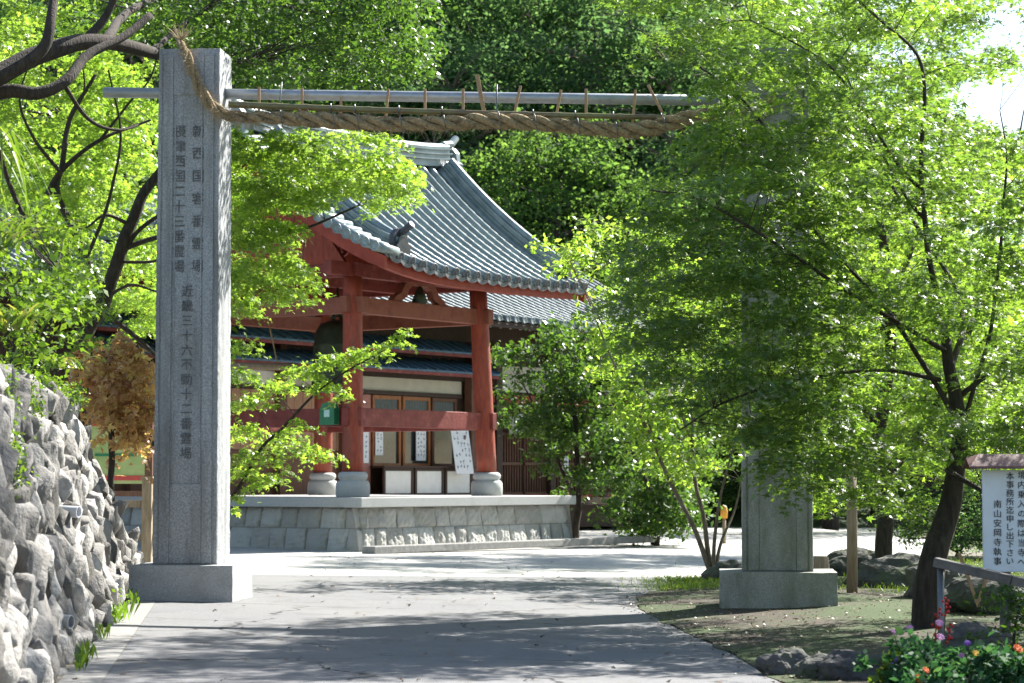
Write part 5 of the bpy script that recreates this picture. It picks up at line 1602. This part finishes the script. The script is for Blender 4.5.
# 7 left maple behind the pillar, bright against the sun
tb = Vector((P(90, 400, 36).x, 36, 0.2))
limbs = [([tb, P(80, 360, 36), P(105, 300, 36), P(130, 225, 36), P(155, 180, 36.2), P(190, 140, 36.5)], 0.17, 0.06),
         limb_px([(105, 300, 36), (60, 200, 36.5), (62, 165, 36.5), (70, 120, 36.6), (95, 75, 36.8)], 0.07, 0.03),
         limb_px([(48, 195, 36.5), (62, 170, 36.5), (100, 140, 36.5), (150, 120, 37)], 0.06, 0.02),
         limb_px([(112, 280, 36), (135, 235, 36), (160, 215, 36), (190, 200, 36.2), (240, 190, 36.4)], 0.05, 0.02),
         limb_px([(120, 250, 36), (170, 235, 36), (235, 240, 35.5), (300, 230, 35.2), (360, 205, 35)], 0.05, 0.015),
         limb_px([(100, 310, 36), (150, 350, 36.4), (200, 410, 36.6)], 0.05, 0.03),
         limb_px([(88, 345, 36), (60, 290, 35.8), (30, 230, 35.6), (5, 170, 35.4), (-10, 110, 35)], 0.07, 0.025),
         limb_px([(60, 290, 35.8), (90, 250, 35.6), (112, 190, 35.5), (120, 130, 35.4), (108, 70, 35.3)], 0.045, 0.015),
         limb_px([(62, 175, 36.4), (35, 140, 36.2), (20, 100, 36), (30, 60, 36)], 0.04, 0.012),
         limb_px([(130, 225, 36), (105, 215, 35.8), (85, 228, 35.6), (60, 225, 35.4)], 0.035, 0.010),
         limb_px([(118, 262, 36), (150, 262, 35.8), (165, 258, 35.7), (200, 262, 35.6)], 0.03, 0.010),
         limb_px([(104, 300, 36), (130, 285, 35.7), (160, 292, 35.6), (180, 285, 35.5)], 0.03, 0.010),
         limb_px([(100, 140, 36.5), (128, 105, 36.4), (150, 78, 36.3), (160, 40, 36.2)], 0.03, 0.010),
         limb_px([(70, 120, 36.6), (84, 90, 36.5), (80, 50, 36.4)], 0.03, 0.010),
         limb_px([(85, 355, 36), (140, 420, 35), (200, 520, 34.4), (240, 485, 34.2), (262, 448, 34.1), (283, 428, 34), (312, 396, 34), (345, 372, 34), (385, 350, 34)], 0.045, 0.012),
         limb_px([(160, 190, 36.2), (230, 150, 36), (300, 140, 35.6), (350, 175, 35.4)], 0.04, 0.015)]
pads = pads_in([(225, 130), (290, 145), (350, 148), (395, 152), (415, 180), (405, 200), (365, 205), (325, 202), (298, 215), (285, 250), (310, 285), (325, 298), (300, 305), (270, 305), (225, 318)], 33.3, 38, 120, 0.46, 701, 0.25)
pads += pads_in([(245, 122), (330, 128), (392, 138), (385, 160), (300, 165), (245, 160)], 33.5, 36, 14, 0.40, 704, 0.36)
pads += pads_in([(-10, -30), (160, -30), (160, 330), (130, 330), (60, 250), (-10, 200)], 36.6, 43, 150, 0.58, 702, 0.28)
for (px, py, r_) in ((240, 345, .30), (236, 372, .30), (244, 400, .26), (270, 388, .28), (300, 372, .30), (330, 360, .30), (352, 356, .28), (376, 350, .26), (398, 342, .20), (325, 385, .24), (345, 395, .18), (247, 430, .30), (262, 455, .32), (285, 440, .34), (310, 450, .26), (240, 470, .28), (265, 480, .26), (330, 455, .16), (236, 498, .10), (404, 332, .14), (296, 425, .2), (234, 510, .08)):
    pads.append((P(px, py, 34.1 + rd.uniform(-0.25, 0.25)), r_ * 1.75))
tree('maple_tree', 'yellow-green maple reaching round the inscribed pillar towards the bell tower', 'maple tree', tb, limbs, pads, 'maple', 0.068, 250, 0.14, M['leaf_bright'], M['bark'], 26, 'maples in the temple garden', droop=0.4, reach=1.0)

# 8 rust-coloured lace maple
tb = Vector((P(112, 470, 33.5).x, 33.5, 0.3))
pads = pads_in([(72, 350), (100, 330), (140, 345), (156, 395), (154, 425), (130, 440), (100, 420), (80, 390)], 32.6, 34.6, 50, 0.32, 801, 0.25)
tree('lace_maple', 'small drooping lace maple with rust and gold leaves above the stone wall', 'maple tree', tb, [([tb, P(112, 430, 33.5), P(108, 390, 33.5), P(112, 355, 33.5)], 0.06, 0.02)], pads, 'spray', 0.11, 200, 0.2, M['leaf_rust'], M['bark'], 27, tilt=1.0, droop=1.5)

# 9 shrubs on top of the wall
for i, (px, py, Y, poly, n, lab) in enumerate((
        (30, 370, 22, [(-40, 200), (30, 185), (70, 230), (82, 290), (80, 345), (50, 372), (-10, 372), (-60, 330)], 40, 'bright glossy-leaved shrub on the wall top at the left edge'),
        (60, 330, 26.5, [(20, 205), (70, 230), (100, 300), (92, 335), (60, 340), (30, 260)], 20, 'second glossy shrub on the wall top beside the lace maple'))):
    tb = Vector((P(px, py, Y).x - 0.2, Y, 2.4))
    c = P(px - 10, py - 70, Y)
    pads = pads_in(poly, Y - 1.2, Y + 1.4, n, 0.34, 900 + i, 0.34)
    tree('wall_shrub', lab, 'shrub', tb, [([tb, tb.lerp(c, 0.5), c], 0.03, 0.01), ([tb, tb.lerp(c, 0.5) + Vector((0.3, 0, 0)), c + Vector((0.35, 0, 0.3))], 0.025, 0.008)], pads, 'maple3' if i else 'oval', 0.072 if i else 0.080, 210, 0.30, M['leaf_lime'], M['bark'], 40 + i, 'shrubs on the stone wall', tilt=0.8)
# bamboo grass at the wall top, ferns hanging
def fern_clump(px, py, Y, n, hgt, label, seed, hang=False):
    p = P(px, py, Y)
    rr = random.Random(seed)
    root = empty('bamboo_grass', p, label, 'plant', 'grasses on the stone wall')
    vs, fs, lv = [], [], []
    for _ in range(n):
        a = rr.uniform(0, 6.28); L = hgt * rr.uniform(0.6, 1.2); o = Vector((math.cos(a), math.sin(a), 0))
        sdv = Vector((-o.y, o.x, 0)) * 0.012 * rr.uniform(0.7, 1.3)
        b = p + Vector((rr.gauss(0, .12), rr.gauss(0, .25), 0))
        prev = None
        rise = -0.6 if hang else 1.0
        for k in range(6):
            t = k / 5
            q = b + o * (L * 0.75 * t) + UP * (L * (rise * t - 0.75 * t * t))
            wv = sdv * (1 - t ** 2) * 1.2
            vs += [q - wv, q + wv]
            if k: fs.append((len(vs) - 4, len(vs) - 3, len(vs) - 1, len(vs) - 2)); lv.append(rr.random())
    np_mesh('blade_tuft', np.array([tuple(v) for v in vs]), np.array(fs), M['leaf_grass'], root, attr=lv)
fern_clump(8, 330, 20.5, 90, 0.55, 'tuft of long yellow-green blades at the left edge of the wall top', 3)
fern_clump(-6, 250, 20.0, 60, 0.75, 'higher tuft of long arching blades at the left edge above the wall', 4)
fern_clump(-4, 130, 20.5, 26, 0.55, 'drooping blade tuft high at the left edge near the tree limbs', 5, True)
fern_clump(62, 368, 24.0, 60, 0.35, 'short grass tuft hanging over the wall top below the lace maple', 6)
def creeper(px0, py0, px1, py1, Y0, Y1, label, seed, n=8):
    rr = random.Random(seed)
    pads = [(P(px0 + (px1 - px0) * i / n + rr.uniform(-4, 4), py0 + (py1 - py0) * i / n, Y0 + (Y1 - Y0) * i / n), rr.uniform(0.09, 0.17)) for i in range(n + 1)]
    root = empty('wall_creeper', pads[0][0], label, 'creeper', 'creepers on the stone wall')
    V_, F_, l_ = pad_leaves(pads, 'oval', 0.045, 900, 0.6, seed, 1.0)
    np_mesh('foliage', V_, F_, M['leaf_lime'], root, attr=l_)
    mb = MB(); mb.tube(catmull([p for p, r in pads], 3), 0.006, 5); mb.build('stem', M['bark'], root)
creeper(-4, 372, 40, 378, 19.6, 22.6, 'leafy creeper spilling over the wall top at the left edge', 13, 12)
creeper(46, 384, 84, 398, 23.4, 26.6, 'leafy creeper spilling over the wall top near the lace maple', 14, 12)
creeper(24, 382, 34, 425, 21.2, 20.6, 'short creeper trailing down the upper wall face', 15, 7)
creeper(6, 378, 14, 470, 18.7, 17.9, 'green creeper hanging down the wall face at the left edge', 3)
creeper(118, 590, 132, 600, 26.4, 27.8, 'small green sprig at the wall foot beside the pillar base', 4, 2)
creeper(108, 612, 112, 620, 24.0, 24.4, 'green weed clump growing from the wall foot before the pillar', 5, 3)

# 10 forest on the hill: two kinds, copied
def forest_proto(name, label, seed, h, r, lm, n, size, dens, conic=0.0):
    rr = random.Random(seed)
    base = Vector((0, 0, 0))
    pads = []
    while len(pads) < n:
        z = rr.uniform(0.22, 1.0)
        env = r * (math.sin(math.pi * min(1, max(0.06, (1 - z) * 0.95 + 0.08))) ** 0.6) * (1 - conic * z * 0.6)
        a = rr.uniform(0, 6.28); q = env * math.sqrt(rr.uniform(0.12, 1))
        p = Vector((q * math.cos(a), q * math.sin(a), z * h))
        rad = r * rr.uniform(0.18, 0.32)
        if any((p - o).length < 0.42 * (rad + s) for o, s in pads): 
            if rr.random() < 0.9: continue
        pads.append((p, rad))
    limbs = [([base, Vector((0.2, 0.1, h * .3)), Vector((-0.1, 0.2, h * .6)), Vector((0.1, 0, h * .9))], 0.026 * h, 0.08)]
    for k in range(7):
        a = k * 0.9 + rr.random(); z = h * (0.25 + 0.08 * k)
        limbs.append(([Vector((0, 0, z)), Vector((math.cos(a) * r * .4, math.sin(a) * r * .4, z + 1.0)), Vector((math.cos(a) * r * .8, math.sin(a) * r * .8, z + 1.6))], 0.16, 0.04))
    root = empty(name, base, label, 'tree', 'trees on the wooded hill')
    limb_mesh(limbs, pads, seed, 0.03, 2, 4.0).build('trunk', M['bark_pale'] if seed == 71 else M['bark'], root, smooth=True)
    V_, F_, l_ = pad_leaves(pads, 'oval', size, dens, 0.28, seed, 0.8)
    np_mesh('crown', V_, F_, lm, root, attr=l_)
    return root
def copy_tree(o, loc, rz, sc):
    c = o.copy(); COL.objects.link(c); c.location = loc; c.rotation_euler = (0, 0, rz); c.scale = (sc, sc, sc)
    for ch in o.children:
        d = ch.copy(); COL.objects.link(d); d.parent = c
    return c
def hillz(x, y):
    t = min(max((y - 82) / 70, 0), 1)
    return t ** 1.2 * 26 * min(max((30 - x) / 30, 0.12), 1) - 0.3
p1 = forest_proto('forest_tree', 'dark evergreen tree in the shaded wood behind the temple roofs', 71, 17, 5.2, M['leaf_shade'], 190, 0.21, 36)
p2 = forest_proto('broadleaf_forest_tree', 'mid-green broadleaf tree in the wood behind the temple roofs', 72, 15, 5.5, M['leaf_forest'], 190, 0.22, 34)
spots = [(1, -2.5, 92, 1.0), (2, 1.8, 86, 0.95), (1, 6.5, 93, 1.1), (1, -8, 95, 1.1), (2, -13, 90, 1.0), (1, -19, 96, 1.15), (2, -25, 92, 1.0), (1, 1.5, 104, 1.15), (2, 11.5, 92, 0.8), (1, 15.5, 104, 0.8), (2, -5.5, 108, 1.1), (1, 7.5, 110, 1.1), (1, -13, 112, 1.15), (2, 20, 100, 0.65), (1, 26, 110, 0.6), (2, -20, 116, 1.2), (1, -1, 122, 1.2), (2, 12, 122, 0.9), (1, -9, 128, 1.2), (2, 32, 116, 0.6), (1, 4, 134, 1.2), (1, -4.5, 100, 1.35), (1, 3.5, 98, 1.3), (1, 9.5, 101, 1.25), (2, -9.5, 103, 1.4), (1, -15, 104, 1.4), (1, 0, 114, 1.5), (1, 6, 117, 1.5), (1, -6.5, 117, 1.5), (1, -22, 106, 1.4), (2, 13, 110, 1.0), (1, 10, 130, 1.5), (1, -13, 125, 1.5)]
used = {1: False, 2: False}
for i, (k, x, y, sc) in enumerate(spots):
    pr = p1 if k == 1 else p2
    loc = (x, y, hillz(x, y) - 0.3)
    if not used[k]:
        pr.location = loc; pr.scale = (sc,) * 3; pr.rotation_euler = (0, 0, i * 1.3); used[k] = True
    else:
        copy_tree(pr, loc, i * 1.3, sc)
# nearer trees that close the view on the far left and right
for i, (px, Y, h, r, lm, lab) in enumerate(((60, 58, 12, 4.2, 'leaf_bright', 'sunlit green tree beyond the left bank behind the maple limbs'), (830, 74, 11, 4.5, 'leaf_lime', 'sunlit green tree across the far road behind the right pillar'), (1010, 80, 9.5, 4.2, 'leaf_bright', 'pale green tree far behind the sign across the road'), (655, 80, 9, 3.6, 'leaf_forest', 'rounded green tree behind the right end of the hall roof'))):
    x = P(px, 500, Y).x
    t_ = forest_proto('sunlit_tree', lab, 80 + i, h, r, M[lm], 110, 0.20, 24)
    t_.location = (x, Y, -0.1)
    t_['group'] = 'sunlit trees round the temple yard'

for i, (px, Y, h, r, lm, lab) in enumerate(((800, 84, 3.4, 2.6, 'leaf_shade', 'low dark bush across the far road seen beside the right pillar'), (870, 86, 4.2, 3.0, 'leaf_forest', 'mid-green bush across the far road between the two maple trunks'), (930, 83, 3.2, 2.6, 'leaf_shade', 'dark bush across the far road behind the leaning maple trunk'), (985, 85, 4.4, 3.0, 'leaf_forest', 'green bush across the far road behind the white sign'), (745, 85, 3.6, 2.6, 'leaf_forest', 'green bush across the far road left of the right pillar'), (955, 50, 1.5, 1.6, 'leaf_forest', 'low round green bush just behind the boulders and the leaning trunk'), (1012, 47, 1.7, 1.6, 'leaf_shade', 'low dark bush behind the stakes and the white sign'), (790, 88, 3.2, 2.4, 'leaf_shade', 'dark bush across the far road directly behind the right pillar'))):
    x = P(px, 500, Y).x
    t_ = forest_proto('hedge_bush', lab, 90 + i, h, r, M[lm], 70, 0.16 if Y > 60 else 0.08, 60 if Y > 60 else 170)
    t_.location = (x, Y, -0.2)
    t_['category'] = 'bush'; t_['group'] = 'bushes across the far road'

# ------------------------------------------------------------------ flowers
def flower_plant(px, Y, label, blooms, seed, hgt=0.5, wid=0.26, lm='leaf_flower'):
    hgt *= 0.8
    blooms = [(m, dx, dz * 0.8, r) for m, dx, dz, r in blooms]
    rr = random.Random(seed)
    x = P(px, 660, Y).x
    base = Vector((x, Y, bed_z(x, Y)))
    root = empty('flower_plant', base, label, 'flowers', 'flowers in front of the sign')
    n = int(9 + wid * 26)
    pads = [(base + Vector((rr.gauss(0, wid * .55), rr.gauss(0, wid * .5), hgt * rr.uniform(0.2, 0.85))), 0.11) for _ in range(n)]
    V_, F_, l_ = pad_leaves(pads, 'oval', 0.075, 900, 0.5, seed, 1.0)
    np_mesh('foliage', V_, F_, M[lm], root, attr=l_)
    st = MB()
    for p, r in pads: st.tube([base + Vector((rr.gauss(0, .04), rr.gauss(0, .04), 0)), base.lerp(p, .6) + Vector((0, 0, .05)), p], 0.005, 4, False)
    heads = []
    for (m, dx, dz, r) in blooms:
        h = base + Vector((dx, rr.uniform(-.12, -.02), dz))
        st.tube([base + Vector((dx * .4, 0, dz * .4)), h], 0.004, 4, False)
        heads.append((m, h, r))
    st.build('stem', M['leaf_grass'], root)
    for m, h, r in heads:
        f = MB()
        r *= 0.72
        ax = Vector((rr.uniform(-.4, .4), -0.75, 0.65)).normalized()
        x_ = ax.orthogonal().normalized(); y_ = ax.cross(x_)
        for ring, (np_, rr_, zz_) in enumerate(((11, 1.0, 0.0), (9, 0.72, 0.18), (6, 0.42, 0.32))):
            for k in range(np_):
                a = 2 * math.pi * (k + 0.3 * ring) / np_
                d1 = x_ * math.cos(a) + y_ * math.sin(a); d2 = ax.cross(d1)
                o = h + ax * r * zz_
                f.add([o, o + d1 * r * rr_ * .6 + d2 * r * rr_ * .24 + ax * r * .14, o + d1 * r * rr_ + ax * r * .05, o + d1 * r * rr_ * .6 - d2 * r * rr_ * .24 + ax * r * .14], [(0, 1, 2, 3)])
        f.build('bloom', M[m], root)
flower_plant(912, 17.6, 'leafy plant with pale pink daisies beside the thin rail post', [('pink', -0.02, 0.55, .045), ('pink', 0.20, 0.60, .05), ('pink', -0.15, 0.52, .035)], 1, 0.5, 0.30)
flower_plant(945, 17.3, 'bushy blue-green plant with pink and purple daisies in the flower bed', [('pink', -0.05, 0.50, .05), ('purple', 0.16, 0.44, .04), ('pink', 0.10, 0.33, .04)], 2, 0.48, 0.34)
flower_plant(985, 17.2, 'marigold plant with one yellow and one red bloom', [('yellow', -0.09, 0.36, .045), ('red_flower', 0.03, 0.31, .045), ('pink', 0.07, 0.36, .04)], 3, 0.38, 0.26)
flower_plant(1018, 17.0, 'marigold plant with a large orange bloom at the right edge', [('orange', -0.01, 0.42, .06), ('yellow', -0.06, 0.13, .04)], 4, 0.42, 0.24)
flower_plant(922, 16.9, 'low marigold plant with orange blooms at the front of the flowers', [('orange', -0.04, 0.15, .06), ('orange', 0.02, 0.22, .045)], 5, 0.2, 0.20)
flower_plant(894, 17.6, 'small plant with violet flowers among the edging rocks', [('purple', 0.0, 0.26, .03), ('purple', 0.01, 0.18, .03), ('purple', -0.03, 0.22, .025)], 6, 0.22, 0.10, 'leaf_grass')
rs = empty('red_salvia', P(940, 640, 18.2), 'slender red salvia spikes beside the thin rail post', 'flowers')
rr = random.Random(8)
f = MB(); st = MB()
for dx, zt_ in ((-0.03, 0.62), (0.02, 0.70), (0.05, 0.50), (-0.06, 0.48)):
    x = rs.location.x + dx
    b0 = Vector((x, 18.2, bed_z(x, 18.2))); b1 = Vector((x + 0.02, 18.15, zt_ - 0.12))
    st.tube([b0, b1], 0.004, 5)
    for _ in range(11):
        c = b1 + Vector((rr.gauss(0, .015), rr.gauss(0, .015), -rr.uniform(0, .16)))
        f.lathe(c, [(0.002, -0.010), (0.009, -0.003), (0.011, 0.005), (0.004, 0.014)], 8)
f.build('bloom', M['red_flower'], rs); st.build('stem', M['leaf_grass'], rs)
sb = Vector((P(1015, 640, 18.9).x, 18.9, -0.2))
pads = [(sb + Vector((rr.gauss(0.08, .16), rr.gauss(0, .15), rr.uniform(0.15, 0.85))), 0.16) for _ in range(26)]
tree('garden_shrub', 'dark green small-leaved shrub below the white sign', 'shrub', sb, [([sb, sb + Vector((0, 0, .4)), sb + Vector((.05, 0, .7))], .02, .008)], pads, 'oval', 0.05, 650, 0.5, M['leaf_ever'], M['bark'], 55, tilt=1.0, twig=0.005)
